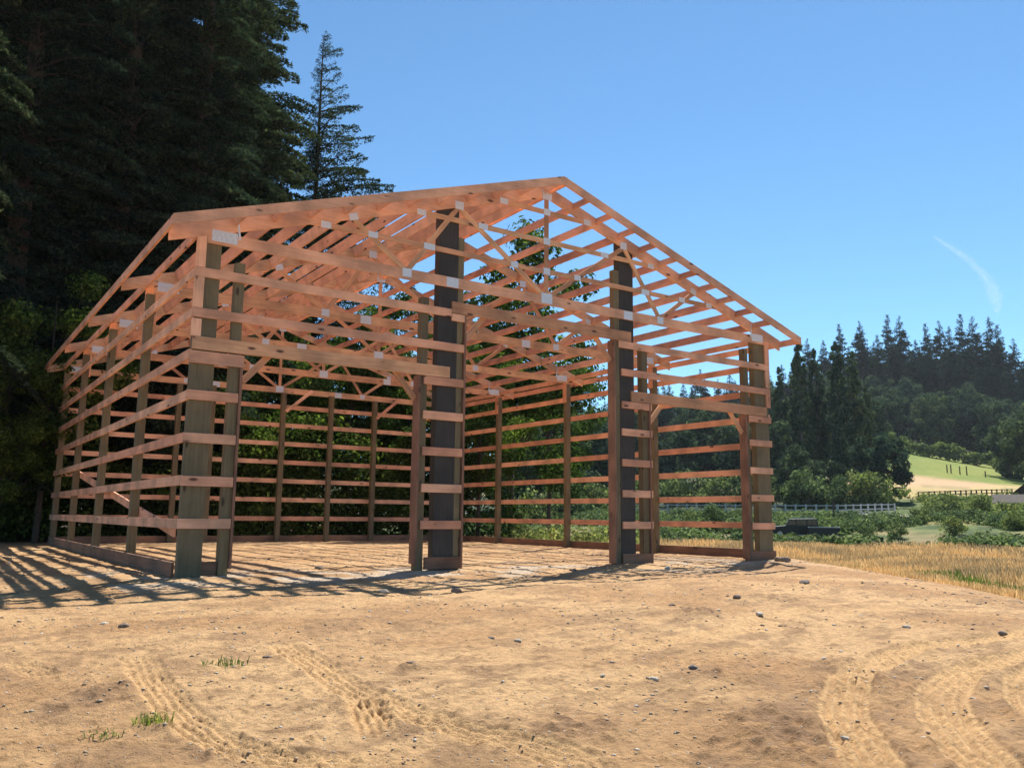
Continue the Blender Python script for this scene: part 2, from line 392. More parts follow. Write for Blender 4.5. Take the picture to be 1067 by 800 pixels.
me = mesh_np('ground', verts, quads, smooth=True)
cap = [(cidx, (j+1) % NA, j) for j in range(NA)]
ca = me.attributes.new('soil', 'FLOAT_COLOR', 'POINT'); ca.data.foreach_set('color', colA.ravel())
pa = me.attributes.new('bare', 'FLOAT', 'POINT'); pv = np.zeros(len(verts), np.float32); pv[:-1] = padm; pa.data.foreach_set('value', pv)
mt, n, l, b, out = new_mat('ground_soil_and_turf')
at = n.new('ShaderNodeAttribute'); at.attribute_name = 'soil'; pb = n.new('ShaderNodeAttribute'); pb.attribute_name = 'bare'
tc = n.new('ShaderNodeTexCoord')
f1 = n.new('ShaderNodeTexNoise'); f1.inputs['Scale'].default_value = 17; f1.inputs['Detail'].default_value = 9; f1.inputs['Roughness'].default_value = .65; l.new(tc.outputs['Object'], f1.inputs[0])
r1 = ramp(n, [(.30, (.62, .59, .56)), (.48, (.97, .97, .97)), (.70, (1.26, 1.25, 1.22))]); l.new(f1.outputs[0], r1.inputs[0])
c = mixc(n, l, 'MULTIPLY', 1.0, at.outputs['Color'], r1.outputs[0])
vo = n.new('ShaderNodeTexVoronoi'); vo.inputs['Scale'].default_value = 26; l.new(tc.outputs['Object'], vo.inputs[0])
vr = ramp(n, [(.10, (1, 1, 1)), (.17, (0, 0, 0))]); l.new(vo.outputs['Distance'], vr.inputs[0])
sel = n.new('ShaderNodeMath'); sel.operation = 'GREATER_THAN'; l.new(vo.outputs['Color'], sel.inputs[0]); sel.inputs[1].default_value = .62
mu = n.new('ShaderNodeMath'); mu.operation = 'MULTIPLY'; l.new(vr.outputs[0], mu.inputs[0]); l.new(sel.outputs[0], mu.inputs[1])
mu2 = n.new('ShaderNodeMath'); mu2.operation = 'MULTIPLY'; l.new(mu.outputs[0], mu2.inputs[0]); l.new(pb.outputs['Fac'], mu2.inputs[1])
pc = ramp(n, [(0, (.16, .12, .09)), (.45, (.30, .24, .18)), (1, (.62, .56, .48))]); l.new(vo.outputs['Color'], pc.inputs[0])
c = mixc(n, l, 'MIX', mu2.outputs[0], c, pc.outputs[0])
l.new(c, b.inputs['Base Color']); b.inputs['Roughness'].default_value = .95; b.inputs['Specular IOR Level'].default_value = .15
f2 = n.new('ShaderNodeTexNoise'); f2.inputs['Scale'].default_value = 30; f2.inputs['Detail'].default_value = 8; f2.inputs['Roughness'].default_value = .7; l.new(tc.outputs['Object'], f2.inputs[0])
bh = n.new('ShaderNodeMath'); bh.operation = 'MULTIPLY_ADD'; l.new(vr.outputs[0], bh.inputs[0]); bh.inputs[1].default_value = .25; l.new(f2.outputs[0], bh.inputs[2])
bp = n.new('ShaderNodeBump'); bp.inputs['Strength'].default_value = 1.0; bp.inputs['Distance'].default_value = .035
l.new(bh.outputs[0], bp.inputs['Height']); l.new(bp.outputs[0], b.inputs['Normal'])
me.materials.append(mt)
tag(link('ground', me), kind='structure')
# ------------------------------------------------------------------ the barn frame
W, D = 12.85, 14.80
S = .6096; Z0 = .22
def zk(k): return Z0+S*k
SL = .322; AP = 7.25; XC = W/2; OV = .45
def rz(x): return AP-SL*abs(x-XC)
barn = empty('pole_barn', (XC, D/2, 0)); Boff = Vector((XC, D/2, 0))
tag(barn, 'open timber pole barn frame with three doorways and bare gable roof trusses', 'barn')
def part(name, me, loc=(0, 0, 0), rot=None, parent=None):
    """loc in world coordinates; parent is the barn or one of its trusses"""
    o = bpy.data.objects.new(name, me); COL.objects.link(o)
    M = Matrix.Translation(Vector(loc)) @ (rot.to_4x4() if rot is not None else Matrix.Identity(4))
    if parent is None: o.parent = barn; o.matrix_basis = Matrix.Translation(-Boff) @ M
    else: o.parent = parent; o.matrix_basis = (Matrix.Translation(Boff) @ parent.matrix_basis).inverted() @ M
    return o
def bx(name, a, b, mat, parent=None, bev=.003):
    """axis aligned board; local x (or z for posts) runs along its length, origin at one end"""
    o = Vector(a); sz = Vector(b)-o
    if sz.y > sz.x and sz.y > sz.z and mat not in (M_PT, M_DK, M_JAMB):
        rot = Matrix.Rotation(R(90), 3, 'Z'); me = MB().box((0, -sz.x, 0), (sz.y, 0, sz.z)).mesh(name, mat, bev)
        return part(name, me, a, rot, parent)
    if sz.z > sz.x and sz.z > sz.y and mat not in (M_PT, M_DK, M_JAMB):
        rot = Matrix.Rotation(R(-90), 3, 'Y'); me = MB().box((0, 0, -sz.x), (sz.z, sz.y, 0)).mesh(name, mat, bev)
        return part(name, me, a, rot, parent)
    me = MB().box((0, 0, 0), tuple(sz)).mesh(name, mat, bev)
    return part(name, me, a, None, parent)
def beam(name, p, q, hgt, thk, up, mat, parent=None, bev=.0025):
    """board from p to q (centre line), hgt along 'up', thk across"""
    p = Vector(p); q = Vector(q); X = (q-p); L = X.length; X.normalize(); up = Vector(up)
    Y = up.cross(X).normalized(); Z = X.cross(Y).normalized()
    rot = Matrix((X, Y, Z)).transposed()
    me = MB().box((0, -thk/2, -hgt/2), (L, thk/2, hgt/2)).mesh(name, mat, bev)
    return part(name, me, p, rot, parent)
T = .038; H6 = .14
# --- posts
def post(x0, x1, y0, y1, z1, mat=M_PT, z0=-.35): return bx('post', (x0, y0, z0), (x1, y1, z1), mat, bev=.006)
YS = [D*t/4 for t in (1, 2, 3)]
post(.042, .37, .042, .19, 5.03)                                   # front corners
post(12.36, W-.042, .042, .19, 5.0)
post(.60, .74, .042, .182, 4.66)                                   # left doorway posts
post(3.78, 3.92, .042, .182, 4.63)
post(8.89, 9.04, .042, .182, 4.34); post(12.02, 12.15, .042, .182, 4.72)
post(4.10, 4.49, .042, .20, 6.47, M_DK); post(4.492, 4.61, .042, .17, 5.83)
post(8.285, 8.67, .042, .20, 6.50, M_DK); post(8.145, 8.282, .042, .17, 5.88)
for y in YS:
    post(.042, .185, y-.075, y+.075, 4.86); post(W-.185, W-.042, y-.075, y+.075, 4.86)
post(.042, .20, D-.20, D-.042, 4.86); post(W-.20, W-.042, D-.20, D-.042, 4.86)
for x in (3.25, 6.55, 9.85): post(x-.075, x+.075, D-.20, D-.042, 4.86)
post(8.05, 8.19, D-.46, D-.30, 4.86); post(4.13, 4.27, D-.46, D-.30, 4.86)
# --- girts on the long walls, two lengths each, butt joined on a post
for k in range(1, 9):
    h = H6
    for a, bb in ((T+.002, YS[1]-.001), (YS[1]+.001, D-.001)):
        j = random.uniform(-.004, .004)
        bx('girt', (0, a, zk(k)-h+j), (T, bb, zk(k)+j), M_FIR)
        bx('girt', (W-T, a, zk(k)-h-j), (W, bb, zk(k)-j), M_FIR)
# --- girts on the rear wall
for k in range(1, 8):
    for a, bb in ((T+.002, 6.549), (6.551, W-T-.002)):
        j = random.uniform(-.004, .004)
        bx('girt', (a, D-T, zk(k)-H6+j), (bb, D, zk(k)+j), M_FIR)
# --- skirt boards in treated timber
bx('skirt_board', (.001, .21, .0), (.039, YS[1], Z0), M_PTX); bx('skirt_board', (.001, YS[1]+.002, .0), (.039, D-.2, Z0), M_PTX)
bx('skirt_board', (W-.039, .04, -.02), (W-.001, YS[1], Z0), M_PTX); bx('skirt_board', (W-.039, YS[1]+.002, .0), (W-.001, D, Z0), M_PTX)
bx('skirt_board', (.04, D-T, .0), (6.5, D-.001, Z0), M_PTX); bx('skirt_board', (6.502, D-T, .0), (W-.04, D-.001, Z0), M_PTX)
bx('skirt_board', (.375, .075, .03), (.595, .115, .23), M_PTX)
bx('skirt_board', (3.93, .0, .03), (4.63, .038, .23), M_PTX)
bx('skirt_board', (8.30, .0, .0), (9.10, .038, .21), M_PTX)
bx('skirt_board', (11.96, .0, .0), (W, .038, .21), M_PTX)
# --- front wall girts
def fg(k, x0, x1, dz=0, y=0.0): return bx('girt', (x0, y, zk(k)-H6+dz), (x1, y+T, zk(k)+dz), M_FIR)
for k in range(1, 5):
    fg(k, 0, .735, random.uniform(-.01, .01)); fg(k, 3.84, 4.62, random.uniform(-.01, .01)); fg(k, 8.31, 9.12, random.uniform(-.01, .01)); fg(k, 12.09, W, random.uniform(-.01, .01))
bx('girt', (0, 0, 3.06), (.79, T, 3.24), M_FIR); bx('girt', (3.84, 0, 3.115), (4.62, T, 3.255), M_FIR)
bx('girt', (8.31, 0, 3.06), (9.12, T, 3.20), M_FIR); bx('girt', (12.09, 0, 3.06), (W, T, 3.20), M_FIR)
fg(6, 0, 4.62); fg(7, 0, 4.355); bx('girt', (4.362, 0, 4.285), (4.62, T, 4.412), M_FIR)
fg(6, 8.31, W, -.02); bx('girt', (8.24, 0, 4.28), (W, T, 4.418), M_FIR)
# --- headers, jamb trims, knee braces
bx('door_header', (.03, -.001, 3.262), (4.34, T+.002, 3.455), M_FIRW)
bx('door_header', (4.362, -.001, 4.422), (8.57, T+.002, 4.63), M_FIRW)
bx('door_header', (8.56, -.001, 3.212), (12.70, T+.002, 3.42), M_FIRW)
for x0, z1 in ((.742, 3.058), (3.74, 3.26), (4.622, 4.42), (8.105, 4.42), (9.042, 3.21), (11.98, 3.21)):
    bx('jamb_trim', (x0, -.004, .03 if x0 > 4 else .12), (x0+.038, .20, z1), M_JAMB)
def kb(x0, z0, x1, z1): return beam('knee_brace', (x0, .10, z0), (x1, .10, z1), .10, T, (0, 0, 1), M_FIRW)
kb(.80, 2.86, 1.19, 3.30); kb(3.72, 2.85, 3.33, 3.30); kb(4.68, 4.00, 5.10, 4.47); kb(8.09, 4.00, 7.67, 4.47); kb(9.10, 2.80, 9.52, 3.26); kb(11.96, 2.80, 11.54, 3.26)
# --- corner blocks between the girts
for x0 in (0.0, W-.14):
    for za, zb in ((3.457 if x0 == 0 else 3.422, zk(6)-H6-.022), (zk(6)+.004, (zk(7)-H6-.003) if x0 == 0 else 4.277), ((zk(7)+.004) if x0 == 0 else 4.421, 5.11)):
        bx('corner_block', (x0, .001, za), (x0+.14, T+.001, zb), M_FIR)
# --- trusses
def truss(y0, gable=False, first=False):
    y1 = y0+T; mb = MB(); cdp = .235 if gable else .21; xa, xb = -.40, W+.40
    s_ = SL*1.0; vd = cdp*math.sqrt(1+SL*SL)
    mb.prism([(xa, rz(xa)-vd), (XC, AP-vd), (XC, AP-.004), (xa, rz(xa)-.004)], y0, y1)
    mb.prism([(XC, AP-vd), (xb, rz(xb)-vd), (xb, rz(xb)-.004), (XC, AP-.004)], y0, y1)
    mb.prism([(.145, 4.875), (W-.145, 4.875), (W-.145, 4.98), (W-.35, 5.06), (.35, 5.06), (.145, 4.98)], y0+.001, y1-.001)
    v = [(a-XC, bq-y0, c) for a, bq, c in mb.v]; mb.v = v
    me = mb.mesh('roof_truss', M_FIR if gable else M_FIRW)
    t = part('roof_truss', me, (XC, y0, 0))
    yc = (y0+y1)/2
    def wb(x0, z0, x1, z1, h=.09): return beam('web', (x0, yc, z0), (x1, yc, z1), h, T-.006, (0, 1, 0) if x0 == x1 else (0, 0, 1), M_FIRW, t)
    for sg in (-1, 1):
        X = lambda d: XC+sg*d
        wb(X(3.98), rz(X(3.98))-.24, X(2.97), 5.02); wb(X(2.97), 5.02, X(1.98), rz(X(1.98))-.24); wb(X(1.95), rz(X(1.95))-.26, X(.05), 5.04)
    beam('web', (XC, yc, 5.06), (XC, yc, AP-vd), .09, T-.006, (1, 0, 0), M_FIRW, t)
    pl = []
    for sg in (-1, 1):
        X = lambda d: XC+sg*d
        pl += [(X(3.98), rz(X(3.98))-.20, .16, .12, 0), (X(2.97), 4.99, .17, .15, 0), (X(1.96), rz(X(1.96))-.21, .17, .15, 0), (X(2.07), 4.965, .24, .17, 0), (X(6.03), 5.005, .38, .17, 0)]
    pl += [(XC, 5.0, .26, .20, 0), (XC, AP-.19, .22, .20, 0)]
    if gable:
        for dx_, z_, w_, h_ in ((4.45, 5.53, .17, .11), (3.62, 5.53, .17, .10), (2.55, 5.53, .22, .11), (.75, 5.53, .16, .10), (2.72, 6.12, .17, .10), (1.45, 6.125, .20, .10), (1.0, 6.71, .18, .11)):
            pl += [(XC-dx_, z_, w_, h_, 0), (XC+dx_, z_, w_, h_, 0)]
        for z_ in (5.53, 6.125, 6.71): pl.append((XC, z_, .16, .13, 0))
    for i, (px, pz, pw, ph, _) in enumerate(pl):
        for yy in ((y0-.004, y0-.001),) if gable else ((y0-.004, y0-.001),):
            me2 = MB().box((-pw/2, 0, -ph/2), (pw/2, .003, ph/2)).mesh('connector_plate', M_GALV)
            a = 0
            if i in (0, 5): a = SL if px < XC else -SL
            part('connector_plate', me2, (px, yy[0], pz), Matrix.Rotation(-math.atan(a), 3, 'Y'), t)
    for px in (.62, W-.62):
        sgn = 1 if px < XC else -1
        beam('tie_strap', (px, y0-.0025, 5.0), (px-.10*sgn*0-.05*sgn, y0-.0025, rz(px)-.06), .03, .003, (1, 0, 0), M_GALV, t, 0)
    return t
for i, y in enumerate([0.0]+YS+[D-T-.001]):
    truss(y if i in (0, 4) else y-.115, gable=(i in (0,)))
for y in YS:                                                       # scabs under the interior trusses
    for x in (.19, W-.19-T):
        bx('scab_board', (x if x < 1 else x, y-.07, 4.3), (x+T, y+.07, 4.87), M_FIR)
        bx('scab_board', (.045 if x < 1 else W-.185, y+.077, 4.28), (.185 if x < 1 else W-.045, y+.115, 5.05), M_FIR)
# gable girts
for z, d in ((5.53, 4.75), (6.125, 2.93), (6.71, 1.12)):
    bx('gable_girt', (XC-d, .004, z-.045), (XC+d, T-.004, z+.045), M_FIRW)
# --- purlins (one per bay, hung between the trusses), lookouts and edge boards
cs = 1/math.sqrt(1+SL*SL); sn = SL*cs
def pur(name, x, y0, y1, mat=M_FIR, h=.19, dz=0.0):
    sg = -1 if x < XC else 1
    n_ = Vector((sg*sn, 0, cs)); zc = rz(x)-h/2/cs+dz
    return beam(name, (x, y0, zc), (x, y1, zc), h, T, n_, mat)
XP = [XC+sg*(.07+.583*i) for sg in (-1, 1) for i in range(11)]
FY = -.55
ye = [FY+T]+[YS[i]*1.0 for i in range(3)]
for x in XP:
    pur('lookout', x, FY+T+.001, -.001, h=.14)
    j = random.uniform(-.004, .004)
    for a, bb in ((T+.001, YS[0]-.116), (YS[0]-.114+T, YS[1]-.116), (YS[1]-.114+T, YS[2]-.116), (YS[2]-.114+T, D-T-.003)):
        pur('purlin', x, a, bb, dz=j)
for sg in (-1, 1):
    xe = XC+sg*(XC+OV); me_y = D*.5
    for a, bb in ((FY+T+.001, YS[1]-.1), (YS[1]-.098, D+.12)):
        beam('fascia_board', (xe, a, rz(xe)-.072), (xe, bb, rz(xe)-.072), .14, T, (0, 0, 1), M_FIR)
    xo = XC+sg*(XC+OV+.02)
    for yy in (FY, D+.12):
        vd = .15*math.sqrt(1+SL*SL)
        pts = [(0, -vd), (sg*(XC+OV+.02), rz(xo)-AP-vd), (sg*(XC+OV+.02), rz(xo)-AP+.004), (0, .004)]
        me = MB().prism(pts, 0, T).mesh('fly_rafter', M_FIR if yy < 1 else M_FIRW)
        part('fly_rafter', me, (XC, yy, AP))
# --- temporary diagonal brace and rear knee braces
beam('diagonal_brace', (.21, 12.4, 1.98), (.21, 1.05, .62), .14, T, (0, 0, 1), M_FIR)
for x0 in (6.63, 9.90):
    beam('knee_brace', (x0-.02, D-.25, 4.25), (x0+.85, D-.25, 5.0), .10, T, (0, 0, 1), M_FIR)

# ------------------------------------------------------------------ vegetation builders
def rand_unit(n, g=rng):
    v = g.normal(size=(n, 3)); return v/np.linalg.norm(v, axis=1)[:, None]
def leaf_quads(P, U, V):
    """rhombus leaves: centre P, half axes U, V"""
    n = len(P); v = np.empty((n, 4, 3)); v[:, 0] = P-U; v[:, 1] = P+V; v[:, 2] = P+U; v[:, 3] = P-V
    return v.reshape(-1, 3), np.arange(n*4).reshape(n, 4)
def tube(path, rad, seg=7):
    path = np.array(path, float); vv = []; ff = []
    for i, p in enumerate(path):
        t = path[min(i+1, len(path)-1)]-path[max(i-1, 0)]; t = t/np.linalg.norm(t)
        a = np.cross(t, [0.31, .2, .9] if abs(t[2]) < .9 else [1, 0, 0]); a /= np.linalg.norm(a); bq = np.cross(t, a)
        for s_ in range(seg):
            an = 2*math.pi*s_/seg; vv.append(p+rad[i]*(a*math.cos(an)+bq*math.sin(an)))
    for i in range(len(path)-1):
        for s_ in range(seg): ff.append((i*seg+s_, i*seg+(s_+1) % seg, (i+1)*seg+(s_+1) % seg, (i+1)*seg+s_))
    return np.array(vv), np.array(ff)
def join(parts):
    V = []; F = []; o = 0
    for v, f in parts: V.append(v); F.append(f+o); o += len(v)
    return np.vstack(V), np.vstack(F)

def conifer_meshes(name, H, Rr, nb, ns, leaf, seed, base=.06, droop=.35, limbs=True, mat=None, pw=.8, ragged=.35, oneside=None):
    g = np.random.default_rng(seed)
    zz = H*(base+(1-base)*np.sort(g.random(nb))**1.0)
    phi = g.random(nb)*2*math.pi
    L = Rr*np.clip(1-zz/H, 0.015, 1)**pw*(1-ragged+2*ragged*g.random(nb))
    L *= .55+.45*np.clip((zz/H-base)/.12, 0, 1)
    if oneside is not None: L *= .72+.45*np.clip(np.cos(phi-oneside), -1, 1)
    k = np.maximum(6, (ns*(L/Rr)**1.25)).astype(int)
    idx = np.repeat(np.arange(nb), k); n = len(idx)
    t = g.random(n)**.75*.92+.08
    Ls = L[idx]; ph = phi[idx]
    w_ = (g.random(n)*2-1)*.34*Ls*(1.05-t*.75)
    dr = np.column_stack([np.cos(ph), np.sin(ph), np.zeros(n)]); sdv = np.column_stack([-np.sin(ph), np.cos(ph), np.zeros(n)])
    up0 = (.22*(1-base)+.5*(zz/H))[idx]
    dz = Ls*(up0*t-droop*1.9*t*t*(1-.5*(zz/H)[idx])) - np.abs(w_)*.28
    P = dr*(Ls*t)[:, None]+sdv*w_[:, None]; P[:, 2] += zz[idx]+dz
    P += g.normal(size=(n, 3))*leaf*.35
    axis = dr*.6+sdv*np.sign(w_)[:, None]*.6+rand_unit(n, g)*.85; axis[:, 2] -= .12
    axis /= np.linalg.norm(axis, axis=1)[:, None]
    nv = rand_unit(n, g)*.75; nv[:, 2] += .8
    sv = np.cross(axis, nv); sv /= np.linalg.norm(sv, axis=1)[:, None]
    sz = leaf*(.55+.9*g.random(n))*(.38+.62*np.clip(Ls/Rr*1.6, 0, 1))
    v, f = leaf_quads(P, axis*sz[:, None], sv*(sz*.32)[:, None])
    crown = mesh_np(name+'_crown', v, f, mat or M_NEEDLE)
    pts = [(0, 0, -.6), (.05, 0, H*.3), (0, .06, H*.65), (0, 0, H*.985)]; r0 = H*.009+.06
    tr = [tube(pts, [r0*1.25, r0*.8, r0*.45, .02], 9)]
    if limbs:
        for i in range(0, nb, 1):
            d_ = np.array([math.cos(phi[i]), math.sin(phi[i]), 0]); q = []
            for t_ in (0, .35, .7, 1):
                q.append(d_*L[i]*t_+np.array([0, 0, zz[i]+L[i]*((.22*(1-base)+.5*zz[i]/H)*t_-droop*1.9*t_*t_*(1-.5*zz[i]/H))]))
            rr_ = .012+.011*L[i]; tr.append(tube(q, [rr_, rr_*.75, rr_*.45, rr_*.15], 4))
    v, f = join(tr)
    return crown, mesh_np(name+'_trunk', v, f, M_BARK, True)

def clump_crown(name, centres, radii, nper, leaf, seed, mat, flat=.75, keep=None):
    g = np.random.default_rng(seed); Ps = []; Ns = []
    for c_, r_ in zip(centres, radii):
        n = max(10, int(nper*(r_**2)))
        u = rand_unit(n, g); q = r_*(g.random(n)**.32)*(0.85+.35*vnoise(u[:, 0]*3+c_[0]*7, u[:, 1]*3+u[:, 2]*2+c_[1]))
        p = u*q[:, None]*np.array([1, 1, flat])+np.array(c_); Ps.append(p)
        nn = u*1.0+rand_unit(n, g)*.65; nn[:, 2] += .3; Ns.append(nn/np.linalg.norm(nn, axis=1)[:, None])
    P = np.vstack(Ps); N = np.vstack(Ns); n = len(P)
    a = np.cross(N, rand_unit(n, g)); a /= np.linalg.norm(a, axis=1)[:, None]; bq = np.cross(N, a)
    sz = leaf*(.5+g.random(n))
    v, f = leaf_quads(P, a*sz[:, None], bq*(sz*.62)[:, None])
    return mesh_np(name, v, f, mat)

def broadleaf_meshes(name, H, Rr, ncl, nper, leaf, seed, mat=None, base=.18, trunkr=None, bark=None, shape='round', clr=(.16, .30), limb_n=10):
    g = np.random.default_rng(seed); cs_ = []; rs = []
    while len(cs_) < ncl:
        u = rand_unit(1, g)[0]*(g.random()**.38)
        z = (u[2]*.5+.5)
        if shape == 'round': prof = 1.0
        elif shape == 'column': prof = 1.0
        x, y = u[0]*Rr, u[1]*Rr
        zc = H*(base+(1-base)*z)*.94
        if shape == 'column':
            zt = g.random()**.85; rad = Rr*(math.sin(math.pi*min(1, zt*.93+.07))**.55)*(g.random()**.5); an = g.random()*6.283
            x, y, zc = rad*math.cos(an), rad*math.sin(an), H*(base+(1-base)*zt)*.96
        cs_.append((x, y, zc)); rs.append(Rr*(clr[0]+(clr[1]-clr[0])*g.random())*(1 if shape != 'column' else max(.55, min(1, 1.7*(1-zt)+.25))))
    crown = clump_crown(name+'_crown', cs_, rs, nper, leaf, seed+1, mat or M_LEAF, flat=1.5 if shape == 'column' else .8)
    tr0 = trunkr or H*.014+.06
    tr = [tube([(0, 0, -.5), (.08, .03, H*.25), (0, .1, H*.55), (0, 0, H*.85)], [tr0*1.2, tr0*.85, tr0*.5, tr0*.12], 8)]
    for i in range(min(limb_n, ncl)):
        c_ = np.array(cs_[i]); z0_ = max(H*.15, c_[2]*.55)
        tr.append(tube([(0, 0, z0_), c_*np.array([.45, .45, 0])+np.array([0, 0, z0_+(c_[2]-z0_)*.6]), c_], [tr0*.4, tr0*.25, tr0*.06], 5))
    v, f = join(tr)
    return crown, mesh_np(name+'_trunk', v, f, bark or M_BARKG, True)

def plant(name, meshes, x, y, s=1.0, rot=0.0, label=None, cat='tree', group=None, z=None, parts=('crown', 'trunk')):
    e = empty(name, (x, y, gz(x, y)-.05 if z is None else z), rot); e.scale = (s, s, s)
    tag(e, label, cat, group)
    for nm, me in zip(parts, meshes): link(nm, me, e)
    return e

# ------------------------------------------------------------------ tall firs left of and behind the barn
FIRS = [conifer_meshes('fir', 34, 3.9, 460, 760, .095, 101+i, base=b_, droop=dr_, ragged=.4) for i, (b_, dr_) in enumerate(((.05, .36), (.07, .42), (.04, .32)))]
FIR_TOP = conifer_meshes('fir_open', 27, 5.6, 360, 950, .095, 211, base=.12, droop=.22, ragged=.30, pw=.66, oneside=-.6)
fir_spots = [  # column in the photo, distance, variant, scale, turn
 (-150, 27, 1, .95, 1.1, 'big dark fir standing outside the left edge, nearest the dirt yard'),
 (2, 31, 0, 1.05, 0.2, 'tall dark fir at the left edge of the photo, beside the shaded yard'),
 (62, 36, 1, 1.12, 2.0, 'dark fir behind the left edge fir, small sky gaps beside it'),
 (112, 33, 2, 1.05, 4.1, 'dark fir standing directly behind the rear left barn corner'),
 (165, 41, 0, 1.25, 3.0, 'very tall fir in the middle of the dark left stand'),
 (192, 34, 1, 1.02, 5.2, 'dark fir rising behind the left end of the barn roof'),
 (222, 38, 2, 1.15, 0.9, 'tall fir with pale green lower boughs right of the stand middle'),
 (246, 42, 0, 1.12, 2.6, 'tall fir forming the right edge of the dark left stand'),
 (-30, 44, 2, 1.2, 2.9, 'far dark fir behind the left edge fir, mostly hidden'),
 (140, 52, 1, 1.3, 0.4, 'hidden back row fir filling the gap in the left stand'),
 (30, 50, 1, 1.25, 5.5, 'back row fir between the two leftmost firs'),
]
for px, r, vi, s, ro, lb in fir_spots:
    x, y = azpos(px, r); plant('fir_tree', FIRS[vi], x, y, s, ro, lb, group='tall dark firs behind the barn on the left')
x, y = azpos(320, 46); plant('fir_tree', FIR_TOP, x, y, 1.03, 0, 'narrow open fir standing alone against the sky right of the dark stand', group='tall dark firs behind the barn on the left')

# ------------------------------------------------------------------ broadleaf trees and undergrowth behind the barn
BL = [broadleaf_meshes('maple', 14, 3.6, 46, 560, .095, 301+i, base=.2, bark=M_BARK, trunkr=.13) for i in range(3)]
bl_spots = [
 (52, 28.5, 1, .62, 'leafy sapling in front of the dark firs, left of the rear barn corner'),
 (12, 27.5, 2, .42, 'low leafy sapling at the left edge of the photo under the firs'),
 (88, 34, 0, .38, 'leafy sapling behind the rear left barn corner'),
 (236, 33, 0, .62, 'small leafy tree behind the left doorway of the barn'),
 (300, 35, 1, .66, 'leafy tree behind the left doorway, seen between the rear posts'),
 (365, 36, 2, .72, 'leafy tree behind the rear wall, right of the left doorway middle'),
 (425, 38, 0, .86, 'green tree seen through the roof left of the dark column'),
 (475, 41, 1, .98, 'green tree directly behind the left dark column'),
 (535, 43, 2, 1.27, 'tallest leafy tree, seen through the gable against the sky'),
 (500, 34, 0, .62, 'bushy tree behind the rear right barn corner'),
 (572, 60, 1, 1.1, 'leafy tree seen below the gable king post'),
 (455, 33, 2, .6, 'small bushy tree behind the rear wall near its right end'),
 (268, 44, 1, .9, 'leafy tree in the second row behind the left doorway'),
 (395, 47, 2, .95, 'leafy tree in the second row behind the rear wall'),
]
for i, (px, r, vi, s, lb) in enumerate(bl_spots):
    x, y = azpos(px, r); plant('broadleaf_tree', BL[vi], x, y, s, i*1.9, lb, group='leafy trees behind the barn')

def thicket(name, pts, hts, leaf, nper, mat, seed, rr_=(.35, .8)):
    """heap of leafy clumps filling the ground below height hts"""
    g = np.random.default_rng(seed); cen = []; rad = []
    for (x, y), h in zip(pts, hts):
        k = max(1, int(h/.55))
        for i in range(k):
            r_ = rr_[0]+(rr_[1]-rr_[0])*g.random()
            cen.append((x+g.normal()*.4, y+g.normal()*.4, gz(x, y)+h*(i+g.random())/k*.95)); rad.append(r_)
    return clump_crown(name, cen, rad, nper, leaf, seed, mat, flat=.8)
g = np.random.default_rng(77); pts = []; hs = []
for i in range(520):
    px = g.uniform(-40, 548); r = g.uniform(29.5, 36)
    x, y = azpos(px, r)
    if y < 16.3 or (px < 235 and g.random() < .55): continue
    h = (2.2+3.6*fbm(np.array([px*.02]), np.array([r*.2]), 2)[0])*(1.0 if px > 200 else .6)*(1-.72*float(sstep(500, 548, np.array([px]))[0]))
    pts.append((x, y)); hs.append(h)
tag(link('undergrowth', thicket('undergrowth', pts, hs, .075, 170, M_LEAF, 78)), 'dense leafy undergrowth filling the gap behind the barn rear wall', 'undergrowth', kind='stuff')

# ------------------------------------------------------------------ field: dry grass, brambles, bushes
g = np.random.default_rng(90)
N = 420000
az = YAW+np.radians(g.uniform(-3, 36, N)); r = 11*np.exp(g.random(N)*math.log(70/11))
x = CAM[0]+r*np.sin(az); y = CAM[1]+r*np.cos(az); q = crest_dist(x, y); d_, s_ = ds(x, y)
edge = 1.6+1.5*(fbm(x*.8, y*.8, 2)-.5)
k = (q > edge) & (d_ < 49) & (woods_mask(x, y) < .2) & ~((az < YAW+R(7.6)) & (r < 47) & (fbm(x*.3, y*.3, 3) > .36)); x, y, r, q = x[k], y[k], r[k], q[k]; n = len(x)
dens = fbm(x*.35, y*.35, 3); grn = (fbm(x*.12+4, y*.12, 3) > .74) | ((q < 3.2) & (fbm(x*.5+2, y*.5, 2) > .52))
z = ground_z(x, y); h = (.22+.40*g.random(n))*(.55+.8*dens)*np.clip(q/4, .35, 1)
lean = g.normal(size=(n, 2))*.22*h[:, None]; wd = .0022+.00028*r
a = g.random(n)*math.pi; wx = np.cos(a)*wd; wy = np.sin(a)*wd
V = np.empty((n, 4, 3)); V[:, 0] = np.column_stack([x-wx, y-wy, z-.03]); V[:, 1] = np.column_stack([x+wx, y+wy, z-.03])
V[:, 2] = np.column_stack([x+lean[:, 0]+wx*.9, y+lean[:, 1]+wy*.9, z+h]); V[:, 3] = np.column_stack([x+lean[:, 0]-wx*.3, y+lean[:, 1]-wy*.3, z+h*1.04])
for nm, mk, mt_, lb in (('dry_grass', ~grn, M_DRYGRASS, 'tall tan dry grass covering the field beyond the dirt pad'), ('green_grass', grn, M_GREENGRASS, 'patches of green grass along the edge of the dirt pad')):
    v = V[mk].reshape(-1, 3); f = np.arange(len(v)).reshape(-1, 4)
    tag(link(nm, mesh_np(nm, v, f, mt_)), lb, 'grass', kind='stuff')
